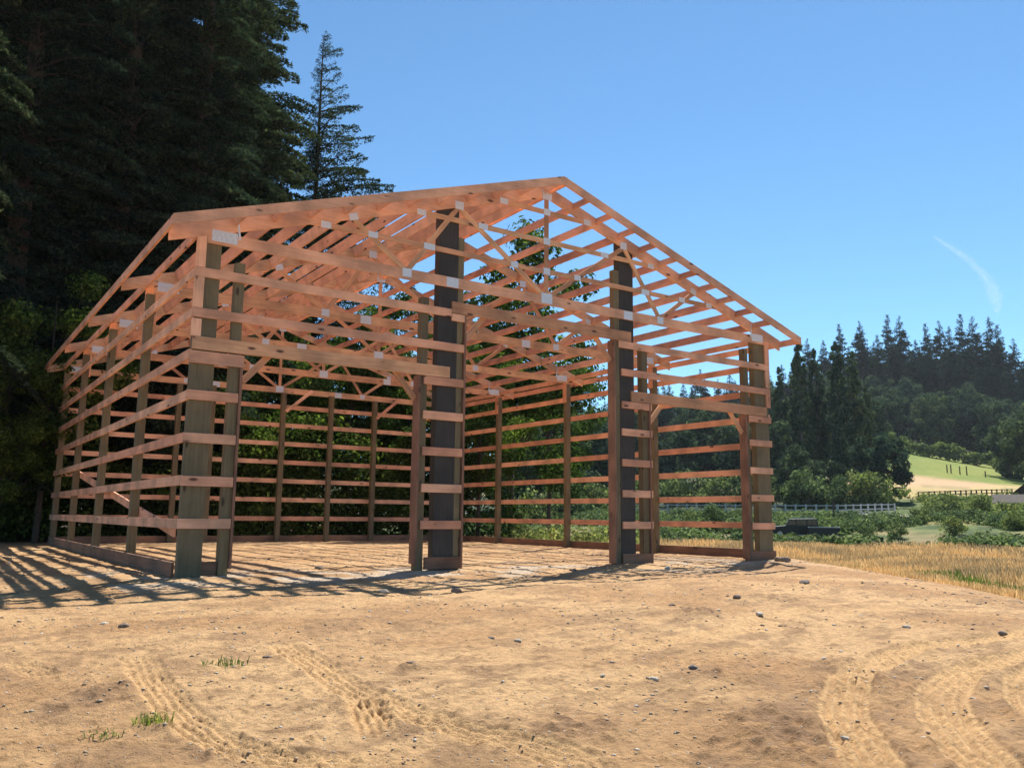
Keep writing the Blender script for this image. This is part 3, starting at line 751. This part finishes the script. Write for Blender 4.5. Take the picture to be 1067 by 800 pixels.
# bramble cover between the dry grass and the fence, and behind the rear right corner
def cover(name, cond, n, seed, leaf, nper, mat, hr, label, cat='brambles', azr=(-3, 35), rr0=(44, 94)):
    g = np.random.default_rng(seed); az = YAW+np.radians(g.uniform(*azr, n)); r = g.uniform(*rr0, n)
    x = CAM[0]+r*np.sin(az); y = CAM[1]+r*np.cos(az); k = cond(x, y); x, y = x[k], y[k]
    hh = hr[0]+(hr[1]-hr[0])*fbm(x*.15, y*.15, 3)
    tag(link(name, thicket(name, list(zip(x, y)), hh, leaf, nper, mat, seed+1, (.4, .85))), label, cat, kind='stuff')
def c1(x, y):
    d, s = ds(x, y); return (d > 47) & (d < 91) & (fbm(x*.09+3, y*.09, 3) > np.where(s > 15, .36, .43)) & (woods_mask(x, y) < .1)
cover('bramble_cover', c1, 5600, 400, .115, 150, M_BUSH, (.1, 1.1), 'green bramble cover growing between the tan grass and the pale fence')
def c2(x, y):
    d, s = ds(x, y); return (crest_dist(x, y) > .2) & (fbm(x*.3, y*.3, 3) > .36)
cover('weed_cover', c2, 900, 420, .07, 80, M_BUSH, (.1, .7), 'bright green weeds on the ground behind the rear right barn corner', 'weeds', (.5, 7.6), (25, 47))
def c3(x, y):
    d, s = ds(x, y); return (d > 89) & (d < 138) & (s > 12) & (fbm(x*.07+1, y*.07, 3) > .40)
cover('shrub_cover', c3, 1500, 440, .15, 100, M_BUSH, (.3, 1.8), 'mixed green shrubs covering the slope between the fence end and the sheds', 'shrubs', (20, 33), (90, 140))

BU = [broadleaf_meshes('bush', 2.6, 1.7, 26, 210, .11, 330+i, mat=M_BUSH, base=.02, clr=(.25, .42), trunkr=.06, limb_n=6) for i in range(2)]
bush_spots = [(742, 74, .95, 0, 'round grey green bush beyond the tan grass, seen through the right doorway'),
 (716, 78, .6, 1, 'low bush left of the round bush in the right doorway view'),
 (768, 80, .6, 1, 'low bush right of the round bush in the right doorway view'),
 (893, 66, .5, 0, 'dark green bush just right of the small trailer'),
 (925, 70, .45, 1, 'leafy bush in the brambles below the grey fence end'),
 (985, 74, .6, 0, 'dark bush in the middle of the brambles on the right'),
 (1012, 64, .4, 1, 'leafy bush at the back edge of the tan grass on the right'),
 (1050, 80, .6, 1, 'leafy bush below the brown shed'),
 (948, 86, .6, 0, 'leafy bush above the end of the grey fence'),
 (975, 104, 1.0, 1, 'wide bush below the brown rail fence'),
 (1015, 108, 1.0, 0, 'wide bush left of the small brown shed')]
bush_spots += [(814, 61, .30, 0, 'low bush in the weeds in front of the dark suv nose'), (836, 60, .28, 1, 'low bush in front of the join of suv and trailer'), (858, 60, .26, 0, 'low bush in front of the small trailer'), (908, 128, 2.0, 0, 'dense shrub at the foot of the leafy tree right of the poplars'), (884, 130, 1.8, 1, 'dense shrub under the right end of the poplar row'), (862, 128, 1.8, 0, 'dense shrub behind the tall grey fence post'),
 (838, 127, 2.0, 1, 'dense shrub behind the pale fence, nearest the right barn corner'), (812, 130, 1.8, 0, 'dense shrub partly hidden by the right barn corner'), (770, 132, 2.0, 1, 'dense shrub behind the pale fence at the right jamb'),
 (745, 130, 1.7, 0, 'dense shrub behind the pale fence above the round bush'), (720, 133, 2.0, 1, 'dense shrub behind the pale fence in the left part of the right doorway'), (694, 130, 1.8, 0, 'dense shrub behind the pale fence at the left jamb'),
 (655, 100, 1.6, 1, 'dense shrub behind the right dark column'), (622, 96, 1.5, 0, 'dense shrub at the far side of the meadow in the tall doorway'), (592, 90, 1.5, 1, 'dense shrub behind the second right wall post'), (566, 80, 1.5, 0, 'dense shrub between the two right wall posts')]
for i, (px, r, s, vi, lb) in enumerate(bush_spots):
    x, y = azpos(px, r); plant('bush', BU[vi], x, y, s, i*1.3, lb, 'bush', 'bushes on the field', parts=('foliage', 'stem'))

# ------------------------------------------------------------------ middle distance and far trees
PO = [broadleaf_meshes('poplar', 27, 1.75, 130, 420, .22, 501+i, mat=M_POPLAR, base=.0, shape='column', clr=(.25, .45), limb_n=4) for i in range(2)]
MID = [broadleaf_meshes('round_tree', 15, 5.6, 50, 120, .27, 520+i, mat=M_LEAF_FAR, base=.0, clr=(.17, .34), limb_n=8) for i in range(3)]
FC = [conifer_meshes('far_fir', 33, 7.0, 260, 85, .62, 540+i, base=.08, droop=.30, limbs=False, mat=M_NEEDLE_FAR, ragged=.35) for i in range(3)]
pop = [(812, 158, .90, 'slim poplar touching the right barn corner'), (833, 150, 1.08, 'tall poplar, second in the row right of the barn'), (850, 156, 1.02, 'slim poplar in the middle of the poplar row'),
       (872, 150, 1.06, 'tallest narrow poplar of the row, fourth from the barn'), (889, 154, .98, 'narrow poplar second from the right end of the row'), (902, 158, .74, 'short poplar at the right end of the row')]
for i, (px, r, s, lb) in enumerate(pop):
    x, y = azpos(px, r); plant('poplar_tree', PO[i % 2], x, y, s*.93, i*2.1, lb, group='poplar row right of the barn')
mid = [(912, 138, .78, 'leafy green tree at the right foot of the poplar row'), (826, 132, .58, 'rounded tree in front of the poplars beside the barn'), (855, 134, .50, 'rounded tree in front of the poplar row middle'),
 (700, 150, .92, 'rounded tree seen in the right doorway, at its left jamb'), (735, 158, .98, 'rounded tree seen in the middle of the right doorway'), (772, 150, .95, 'rounded tree seen at the right jamb of the right doorway'),
 (665, 150, .90, 'rounded tree behind the right dark column'), (628, 118, .82, 'pale green tree seen through the tall doorway, right part'), (600, 112, .9, 'leafy tree seen through the tall doorway beside a rear wall post'),
 (574, 100, .86, 'leafy tree seen through the tall doorway middle'), (548, 92, .9, 'leafy tree at the edge of the thicket behind the barn'),
 (795, 150, .95, 'rounded tree hidden behind the right corner column'), (1085, 205, 1.30, 'big rounded tree at the right edge above the brown barn'), (1045, 214, .88, 'rounded tree left of the big right edge tree')]
for i, (px, r, s, lb) in enumerate(mid):
    x, y = azpos(px, r); plant('round_tree', MID[i % 3], x, y, s, i*1.7, lb, group='rounded trees in the middle distance')
g = np.random.default_rng(600)
where = lambda px: 'above the right field' if px > 905 else ('over the poplar row' if px > 805 else ('seen through the barn right wall' if px > 640 else 'seen through the tall doorway'))
# rounded forest edge trees behind the meadow
pxs = list(range(560, 1120, 24))
for i, px in enumerate(pxs):
    r = 285+g.uniform(-8, 18) if px > 900 else 220+g.uniform(-10, 25)
    x, y = azpos(px+g.uniform(-5, 5), r)
    plant('round_tree', MID[i % 3], x, y, g.uniform(1.0, 1.35), g.uniform(0, 6), 'rounded forest edge tree %s, number %d from left' % (where(px), i+1), group='rounded trees along the forest edge')
for i, px in enumerate(range(880, 1120, 22)):
    x, y = azpos(px+g.uniform(-6, 6), 318+g.uniform(-6, 6))
    plant('round_tree', MID[(i+1) % 3], x, y, g.uniform(1.0, 1.3), g.uniform(0, 6), 'rounded tree higher on the wooded slope, number %d from the left' % (i+1), group='rounded trees higher on the slope')
# skyline firs: photo column, height scale
skyf = [(800, .86), (815, .8), (828, .95), (843, 1.13), (860, 1.02), (877, 1.12), (899, 1.08), (913, .8), (929, 1.16), (941, 1.18), (957, .8), (968, 1.02), (983, 1.1), (993, 1.02), (1006, 1.2), (1018, 1.14),
        (1036, 1.2), (1044, 1.15), (1060, .98), (1078, 1.1), (1095, 1.05), (782, .9), (766, .82), (748, .88), (730, 1.05), (712, .88), (697, .95), (680, 1.1), (664, .84), (648, .9), (630, .84), (616, .95), (604, 1.08), (590, .85), (575, .9), (560, .95)]
skyf.sort()
for i, (px, s) in enumerate(skyf):
    s = s*(.86 if px < 905 else (.90 if px < 950 else 1.0))
    x, y = azpos(px, 352+((i*37) % 5)*5)
    plant('far_fir_tree', FC[i % 3], x, y, s*1.05, i*1.1, 'dark skyline fir %s, number %d from left' % (where(px), i+1), group='dark firs along the skyline')
k = 0
for i, px in enumerate(range(556, 1130, 15)):
    x, y = azpos(px+g.uniform(-6, 6), g.uniform(326, 342))
    plant('far_fir_tree', FC[(i+2) % 3], x, y, g.uniform(.68, .9), g.uniform(0, 6), 'shorter fir below skyline %s, number %d from left' % (where(px), i+1), group='shorter firs below the skyline')
# hedge along the top of the green field
g = np.random.default_rng(700); cen = []; rad = []
for i in range(420):
    s0 = g.uniform(-2, 66); d0 = 246-.10*s0+g.normal()*1.0
    x = CAM[0]+AX[0]*d0+BX[0]*s0; y = CAM[1]+AX[1]*d0+BX[1]*s0
    hh = g.uniform(.3, 3.6+.8*math.sin(s0*.5)); cen.append((x, y, gz(x, y)+hh)); rad.append(g.uniform(.7, 1.2))
hx, hy = CAM[0]+AX[0]*243+BX[0]*30, CAM[1]+AX[1]*243+BX[1]*30
hm = clump_crown('hedge', [(a-hx, b_-hy, c_) for a, b_, c_ in cen], rad, 38, .30, 701, M_BUSH)
tag(link('hedge', hm, loc=(hx, hy, 0)), 'long low green hedge along the top of the bright green field', 'hedge')

# ------------------------------------------------------------------ fences, posts, sheds, vehicle
M_WHITE = plain('weathered_white_rail', (.42, .43, .42), .7, var=.12)
M_SHED = plain('dark_red_brown_siding', (.075, .040, .034), .85, var=.25, scale=3)
M_SHED2 = plain('brown_siding', (.11, .065, .05), .85, var=.25, scale=3)
M_ROOF = plain('brown_roofing', (.10, .075, .06), .8, var=.2, scale=2)
def fence(name, p0, p1, nposts, ph, rails, pw, rh, mat, label, dip=None):
    """post and rail fence following the ground; each post a part, each rail line a part"""
    p0 = np.array(p0); p1 = np.array(p1); e = empty(name, (*p0, gz(*p0))); z00 = e.location.z
    tag(e, label, 'fence'); P = []
    for i in range(nposts):
        p = p0+(p1-p0)*i/(nposts-1); z_ = float(base_z(np.array([p[0]]), np.array([p[1]]))[0]); P.append((p[0]-p0[0], p[1]-p0[1], z_-z00))
        me = MB().box((-pw/2, -pw/2, -.4), (pw/2, pw/2, ph)).mesh('post', mat, .01)
        link('post', me, e, loc=P[-1])
    for rzh in rails:
        vv = []; ff = []
        for i, (a, b_, c_) in enumerate(P):
            nrm = np.array([-(p1-p0)[1], (p1-p0)[0]]); nrm = nrm/np.linalg.norm(nrm)*.02; off = nrm*(pw/2/.02)*.0
            for sx in (-1, 1):
                for sz_ in (-1, 1): vv.append((a+nrm[0]*sx, b_+nrm[1]*sx, c_+rzh+sz_*rh/2))
        for i in range(len(P)-1):
            o = i*4
            for q in ((0, 1, 5, 4), (3, 2, 6, 7), (2, 0, 4, 6), (1, 3, 7, 5)): ff.append(tuple(o+t for t in q))
        me = bpy.data.meshes.new('rail'); me.from_pydata(vv, [], ff); me.update(); me.materials.append(mat)
        link('rail', me, e)
    return e
fence('rail_fence', azpos(655, 90), azpos(866, 90), 22, 1.42, (.45, .85, 1.3), .12, .10, M_WHITE, 'long pale grey post and rail fence behind the brambles and the parked vehicle')
fence('rail_fence', azpos(867, 90), azpos(925, 104), 9, 1.42, (.45, .85, 1.3), .12, .10, M_WHITE, 'angled right stretch of the pale grey rail fence beside the poplars')
fence('rail_fence', azpos(950, 140), azpos(1046, 152), 19, 1.35, (.35, .8, 1.25), .16, .12, M_DARKWOOD, 'dark brown rail fence across the tan slope, left of the sheds')
for i, (px, hh) in enumerate(((981, 1.7), (985, 1.8), (994, 1.7), (1001, 1.9), (1020, 1.3))):
    x, y = azpos(px, 205); me = MB().cyl((0, 0, -.3), .13, hh+.3, seg=10, r2=.11).mesh('fence_post', M_DARKWOOD)
    o = link('fence_post', me, loc=(x, y, gz(x, y)))
    tag(o, ['leftmost dark post standing in the bright green field', 'second post in the green field, close beside the leftmost', 'third dark post from the left in the green field', 'tallest fourth post from the left in the green field', 'short lone post at the right end of the green field'][i], 'post', 'posts in the green field')
for i, (px, r) in enumerate(((706, 62), (862.5, 84))):
    x, y = azpos(px, r); me = MB().box((-.06, -.06, -.3), (.06, .06, 1.35 if i == 0 else 1.95)).box((-.08, -.08, 1.35 if i == 0 else 1.95), (.08, .08, 1.38 if i == 0 else 1.98)).mesh('fence_post', M_DARKWOOD)
    tag(link('fence_post', me, loc=(x, y, gz(x, y))), ['thin dark post in the grass seen through the right doorway', 'taller grey post in front of the pale rail fence'][i], 'post')
def shed(name, px, r, L, Wd, hw, hr, rot, wall, label, z=None):
    x, y = azpos(px, r); e = empty(name, (x, y, gz(x, y)-.1 if z is None else z), rot); tag(e, label, 'shed' if L < 7 else 'barn')
    mb = MB(); mb.prism([(-Wd/2, -.3), (Wd/2, -.3), (Wd/2, hw), (0, hr-.05), (-Wd/2, hw)], -L/2, L/2, axis='x')
    link('wall', mb.mesh('wall', wall, .01), e)
    sl_ = (hr-hw)/(Wd/2)
    for sg in (-1, 1):
        o_ = .3; pts = [(0, hr), (sg*(Wd/2+o_), hw-sl_*o_), (sg*(Wd/2+o_), hw-sl_*o_+.09), (0, hr+.09)]
        link('roof', MB().prism(pts, -L/2-.3, L/2+.3, axis='x').mesh('roof', M_ROOF), e)
    dm = MB().box((L/2, -.55, 0), (L/2+.05, .55, min(hw, 2.0))).mesh('door', M_DARKWOOD, .01); link('door', dm, e)
    link('window', MB().box((-.5, -Wd/2-.04, hw*.45), (.5, -Wd/2-.003, hw*.8)).mesh('window', plain('dark_glass', (.03, .035, .04), .15), .005), e)
    return e
shed('shed', 1046, 122, 3.8, 2.2, 1.05, 1.9, -R(66), M_SHED2, 'small low brown shed with a grey roof at the right edge', z=2.2)
shed('barn', 1075, 140, 7.0, 5.2, 2.0, 4.1, R(10), M_SHED, 'dark red brown gabled barn cut by the right edge of the photo', z=2.6)

# vehicle
M_PAINT = plain('dark_paint', (.010, .012, .014), .5, var=.1); M_GLASS = plain('tinted_glass', (.012, .014, .018), .08); M_TYRE = plain('tyre_rubber', (.02, .02, .02), .85)
M_RIM = plain('steel_rim', (.35, .36, .38), .4, .6); M_LAMP = plain('red_lamp_lens', (.35, .02, .02), .3); M_HL = plain('clear_lamp_lens', (.6, .62, .65), .2); M_BAR = plain('grey_steel', (.38, .40, .43), .5, .4)
def wheel(e, x, y, r, wd):
    t = link('wheel', MB().cyl((0, -wd/2, 0), r, wd, axis=1, seg=24).mesh('wheel', M_TYRE, .015), e, loc=(x, y, r))
    link('rim', MB().cyl((0, -wd/2-.006 if y < 0 else wd/2-.012, 0), r*.58, .018, axis=1, seg=16).mesh('rim', M_RIM), t)
x, y = azpos(822, 66); suv = empty('parked_suv', (x, y, gz(x, y)+.12), -YAW-R(16)+math.pi)
tag(suv, 'dark boxy suv half hidden in the brambles right of the barn', 'suv')
prof = [(-1.62, .32), (1.62, .32), (1.64, .62), (1.60, .84), (.62, .95), (.36, 1.42), (-1.50, 1.46), (-1.62, .92)]
link('body', MB().prism(prof, -.74, .74).mesh('body', M_PAINT, .03), suv)
for x0, x1 in ((-.05, .42), (-.78, -.12), (-1.48, -.86)):
    for sy in (-1, 1):
        tp = min(x1, .33 if x1 > .3 else x1); link('side_window', MB().prism([(x0, .98), (x1+(.14 if x1 > .3 else 0), .98), (tp, 1.36), (x0, 1.38)], sy*.741, sy*.748).mesh('side_window', M_GLASS), suv)
link('roof_rack', MB().box((-1.3, -.62, 1.475), (.2, -.58, 1.53)).box((-1.3, .58, 1.475), (.2, .62, 1.53)).box((-1.0, -.62, 1.50), (-.95, .62, 1.54)).box((-.1, -.62, 1.50), (-.05, .62, 1.54)).mesh('roof_rack', M_BAR), suv)
link('bumper', MB().box((1.63, -.72, .34), (1.74, .72, .50)).mesh('bumper', M_BAR, .02), suv)
link('bumper', MB().box((-1.74, -.72, .34), (-1.625, .72, .50)).mesh('bumper', M_BAR, .02), suv)
for sy in (-1, 1):
    link('headlight', MB().cyl((1.625, sy*.55, .68), .09, .03, axis=0, seg=14).mesh('headlight', M_HL), suv)
    link('taillight', MB().box((-1.645, sy*.62-.06, .62), (-1.625, sy*.62+.06, .85)).mesh('taillight', M_LAMP), suv)
    for wx in (-1.02, 1.05): wheel(suv, wx, sy*.66, .34, .2)
x, y = azpos(851.5, 65); tr = empty('cargo_trailer', (x, y, gz(x, y)), -YAW-R(16)+math.pi)
tag(tr, 'small open dark cargo trailer right behind the dark suv', 'trailer')
mb = MB(); mb.box((-1.0, -.62, .42), (1.0, .62, .47))
for a, b_ in (((-1.0, -.66, .42), (1.0, -.62, .98)), ((-1.0, .62, .42), (1.0, .66, .98)), ((-1.04, -.66, .42), (-1.0, .66, .98)), ((1.0, -.66, .42), (1.04, .66, .98))): mb.box(a, b_)
link('bed', mb.mesh('bed', M_PAINT, .005), tr)
link('top_rail', MB().box((-1.06, -.69, .982), (1.06, -.61, 1.03)).box((-1.06, .61, .982), (1.06, .69, 1.03)).box((-1.06, -.608, .982), (-.98, .608, 1.03)).box((.98, -.608, .982), (1.06, .608, 1.03)).mesh('top_rail', M_BAR), tr)
link('drawbar', MB().box((1.042, -.04, .40), (1.75, .04, .46)).mesh('drawbar', M_BAR), tr)
link('fender', MB().prism([(-.42, .40), (-.34, .62), (-.15, .72), (.15, .72), (.34, .62), (.42, .40), (.36, .40), (.28, .58), (.12, .67), (-.12, .67), (-.28, .58), (-.36, .40)], -.92, -.67).mesh('fender', M_BAR), tr)
link('taillight', MB().box((-1.06, -.6, .5), (-1.042, -.48, .6)).mesh('taillight', M_LAMP), tr)
for sy in (-1, 1): wheel(tr, 0, sy*.8, .29, .18)

# ------------------------------------------------------------------ stones, clods and tufts on the dirt
def stone_mesh(seed, mat):
    import bmesh
    g = np.random.default_rng(seed); bm = bmesh.new(); bmesh.ops.create_icosphere(bm, subdivisions=3, radius=1)
    sc = np.array([1, .55+.35*g.random(), .4+.25*g.random()]); cuts = rand_unit(7, g)
    for v in bm.verts:
        p = np.array(v.co)
        for c_ in cuts:
            dd = p@c_
            if dd > .72: p = p-c_*(dd-.72)*.9
        p = p*(1+.10*(vnoise(np.array([p[0]*3+seed]), np.array([p[1]*3+p[2]*2]))[0]-.5)); v.co = p*sc
    me = bpy.data.meshes.new('rock'); bm.to_mesh(me); bm.free(); me.materials.append(mat)
    for p in me.polygons: p.use_smooth = True
    return me
M_ST = [plain('pale_stone', (.52, .45, .36), .9, var=.2, scale=4, bump=.05), plain('brown_stone', (.24, .17, .12), .9, var=.3, scale=4, bump=.05), plain('dark_grey_stone', (.21, .175, .145), .9, var=.3, scale=4, bump=.05)]
SM = [[stone_mesh(800+10*i+j, m_) for j in range(2)] for i, m_ in enumerate(M_ST)]
stones = [(-1.1, -7.16, .045, 1, 'brown stone beside the green tuft on the left dirt'), (.66, -7.03, .04, 2, 'dark stone at the middle of the dirt, left of the pale one'),
 (.72, -7.30, .04, 0, 'pale pebble just below the dark stone in the middle'), (.35, -8.68, .035, 0, 'small pale pebble right of centre, farther of two'),
 (.48, -8.95, .045, 0, 'elongated pale stone right of centre, nearer of two'), (.95, -8.81, .045, 2, 'dark grey stone left of the curved tyre tracks'),
 (6.55, -5.44, .10, 2, 'dark round stone near the right barn corner on open dirt'), (4.39, -6.18, .07, 1, 'brown stone on the dirt right of centre, in front of the right column'),
 (3.4, -7.29, .07, 0, 'pale flat stone below the thin tyre line on the right'), (.6, -10.46, .035, 0, 'smooth pale oval stone between the two curved tracks at the bottom'),
 (.72, -10.40, .018, 1, 'tiny brown stone right of the smooth oval stone'), (.30, -10.28, .03, 0, 'pale stone sitting in the nearest curved track'),
 (1.66, -3.16, .10, 2, 'dark stone at the shadow edge, left of the dark column'), (2.42, -3.56, .11, 1, 'brown stone at the shadow edge in front of the dark column'),
 (-.5, -7.95, .05, 1, 'brown clod left of centre on the dirt'), (2.02, -8.95, .035, 0, 'pale stone in the middle of the right tracks'),
 (3.9, -8.41, .05, 0, 'pale stone far right above the curved tracks'), (2.39, -9.31, .03, 0, 'pale chip above the second curved track'),
 (1.71, -10.08, .025, 0, 'pale chip on the second curved track'), (4.19, -9.04, .05, 2, 'dark stone close to the right edge of the dirt'),
 (-1.64, -4.72, .06, 0, 'pale stone left, just outside the shadow stripes'), (-1.57, -5.17, .06, 1, 'brown stone on the left dirt below the pale one'),
 (3.34, -6.25, .06, 1, 'brown stone on the open dirt in front of the tall doorway'), (10.7, -1.9, .16, 1, 'large brown clod at the foot of the right corner column'),
 (11.4, -1.2, .15, 1, 'square brown clod right beside the corner column base'), (9.2, 1.0, .2, 1, 'brown lump just inside the tall doorway at the right'),
 (4.6, -2.2, .09, 1, 'brown stone in the shadow below the dark column'), (8.0, -1.5, .12, 0, 'pale stone in front of the right dark column'),
 (6.1, -1.2, .1, 1, 'brown stone on the lit dirt in the tall doorway'), (2.6, 1.2, .12, 1, 'brown clod inside the left doorway')]
for i, (x, y, s, mi, lb) in enumerate(stones):
    s = s*.78
    o = link('stone', SM[mi][i % 2], loc=(x, y, gz(x, y)+s*.18)); o.scale = (s, s, s); o.rotation_euler = (0, 0, i*1.3)
    tag(o, lb, 'stone', 'loose stones and clods on the dirt')
# gravel: uncountable small stones
g = np.random.default_rng(820); n = 7000
rad = 2.6*np.exp(g.random(n)*math.log(22/2.6)); az = YAW+np.radians(g.uniform(-38, 36, n)); x = CAM[0]+rad*np.sin(az); y = CAM[1]+rad*np.cos(az)
k = (crest_dist(x, y) < .6) & (fbm(x*1.1, y*1.1, 3) > .44); x, y, rad = x[k], y[k], rad[k]; n = len(x)
z = ground_z(x, y)+track_eval(x, y)[0]; s = (.003+.0011*rad)*(.5+1.3*g.random(n)**3)
oc = np.array([(1, 0, 0), (0, 1, 0), (-1, 0, 0), (0, -1, 0), (0, 0, .6), (0, 0, -.5)], float)
jit = 1+.45*(g.random((n, 6, 1))-.5); an = g.random(n)*6.28; ca_, sa_ = np.cos(an), np.sin(an)
V = oc[None]*jit*np.array([1.25, .8, 1]); VX = V[:, :, 0]*ca_[:, None]-V[:, :, 1]*sa_[:, None]; VY = V[:, :, 0]*sa_[:, None]+V[:, :, 1]*ca_[:, None]
V = np.stack([VX*s[:, None]+x[:, None], VY*s[:, None]+y[:, None], V[:, :, 2]*s[:, None]+(z+s*.1)[:, None]], -1).reshape(-1, 3)
tf = np.array([(0, 1, 4), (1, 2, 4), (2, 3, 4), (3, 0, 4), (1, 0, 5), (2, 1, 5), (3, 2, 5), (0, 3, 5)]); F = (tf[None]+(np.arange(n)*6)[:, None, None]).reshape(-1, 3)
mg, nn_, ll_, bb_, oo_ = new_mat('mixed_gravel'); ge = nn_.new('ShaderNodeNewGeometry'); rp = ramp(nn_, [(0, (.20, .145, .10)), (.45, (.38, .27, .17)), (.85, (.46, .37, .27)), (1, (.62, .57, .5))])
ll_.new(ge.outputs['Random Per Island'], rp.inputs[0]); ll_.new(rp.outputs[0], bb_.inputs['Base Color']); bb_.inputs['Roughness'].default_value = .9
tag(link('gravel', mesh_np('gravel', V, F, mg)), 'fine loose gravel and crumbs scattered over the bare dirt', 'gravel', kind='stuff')
# grass tufts
def tuft(seed, n, h, spread):
    g = np.random.default_rng(seed); a = g.random(n)*6.28; rr_ = g.random(n)**.7*spread
    x = np.cos(a)*rr_; y = np.sin(a)*rr_; hh = h*(.4+.8*g.random(n)); b_ = g.random(n)*6.28; ln = hh*(.5+1.2*g.random(n)); w_ = .0025
    lx, ly = np.cos(b_)*ln, np.sin(b_)*ln; px, py = -np.sin(b_)*w_, np.cos(b_)*w_
    V = np.empty((n, 6, 3)); V[:, 0] = np.column_stack([x-px, y-py, 0*x-.01]); V[:, 1] = np.column_stack([x+px, y+py, 0*x-.01])
    V[:, 2] = np.column_stack([x+lx*.4+px, y+ly*.4+py, hh*.75]); V[:, 3] = np.column_stack([x+lx*.4-px, y+ly*.4-py, hh*.75])
    V[:, 4] = np.column_stack([x+lx+px*.2, y+ly+py*.2, hh*.8]); V[:, 5] = np.column_stack([x+lx-px*.2, y+ly-py*.2, hh*.8])
    F = (np.array([(0, 1, 2, 3), (3, 2, 4, 5)])[None]+(np.arange(n)*6)[:, None, None]).reshape(-1, 4)
    return V.reshape(-1, 3), F
for i, (x, y, n, h, sp, lb) in enumerate(((-1.39, -7.3, 90, .045, .14, 'thin yellow green grass tuft on the dirt, farther of the left tufts'), (-2.03, -8.42, 90, .035, .09, 'bright green grass tuft low on the left dirt'), (-2.24, -8.5, 30, .025, .09, 'sparse small green tuft left of the bright one'))):
    v, f = tuft(840+i, n, h, sp); tag(link('grass_tuft', mesh_np('grass_tuft', v, f, M_GREENGRASS), loc=(x, y, gz(x, y))), lb, 'grass tuft', 'grass tufts on the dirt')

# ------------------------------------------------------------------ air
mh = bpy.data.materials.new('pale_air'); mh.use_nodes = True; nn = mh.node_tree.nodes; nn.clear()
vo_ = nn.new('ShaderNodeVolumePrincipled'); vo_.inputs['Color'].default_value = (.80, .90, 1.0, 1); vo_.inputs['Density'].default_value = .00010; vo_.inputs['Anisotropy'].default_value = .3
oh = nn.new('ShaderNodeOutputMaterial'); mh.node_tree.links.new(vo_.outputs[0], oh.inputs['Volume'])
hz = link('haze', MB().box((-1500, -1500, -4), (1500, 1500, 135)).mesh('haze', mh)); tag(hz, kind='stuff'); hz['label'] = 'thin pale summer haze filling the air of the valley'

# thin white cloud wisp low in the sky on the right
mc, n, l, b, out = new_mat('thin_cloud'); n.remove(b)
df = n.new('ShaderNodeBsdfDiffuse'); df.inputs[0].default_value = (.9, .92, .95, 1); trn = n.new('ShaderNodeBsdfTranslucent'); trn.inputs[0].default_value = (.9, .92, .95, 1)
ad = n.new('ShaderNodeMixShader'); l.new(df.outputs[0], ad.inputs[1]); l.new(trn.outputs[0], ad.inputs[2])
tp = n.new('ShaderNodeBsdfTransparent'); lw = n.new('ShaderNodeLayerWeight'); lw.inputs[0].default_value = .5
tc = n.new('ShaderNodeTexCoord'); ns = n.new('ShaderNodeTexNoise'); ns.inputs['Scale'].default_value = .035; ns.inputs['Detail'].default_value = 8; ns.inputs['Distortion'].default_value = 2.0; l.new(tc.outputs['Object'], ns.inputs[0])
rp = ramp(n, [(0, (.17, .17, .17)), (.35, (.07, .07, .07)), (.8, (0, 0, 0))]); l.new(lw.outputs['Facing'], rp.inputs[0])
rn = ramp(n, [(.33, (0, 0, 0)), (.72, (1.2, 1.2, 1.2))]); l.new(ns.outputs[0], rn.inputs[0])
fa = mixc(n, l, 'MULTIPLY', 1.0, rp.outputs[0], rn.outputs[0])
mx = n.new('ShaderNodeMixShader'); l.new(fa, mx.inputs[0]); l.new(tp.outputs[0], mx.inputs[1]); l.new(ad.outputs[0], mx.inputs[2]); l.new(mx.outputs[0], out.inputs[0])
pth = []
for px, py in ((984, 286), (1004, 300), (1020, 312), (1032, 324), (1040, 335), (1045, 347), (1046, 362)):
    x, y = azpos(px, 4000.); pth.append((x, y, .91+(541-py)/884*4000*1.06))
p0 = np.array(pth[3]); v, f = tube([tuple(np.array(p)-p0) for p in pth], [6, 16, 20, 22, 32, 40, 16], 20)
tag(link('cloud_wisp', mesh_np('cloud_wisp', v, f, mc, True), loc=tuple(p0)), 'thin white curved wisp of cloud in the clear sky above the right firs', 'cloud', kind='stuff')
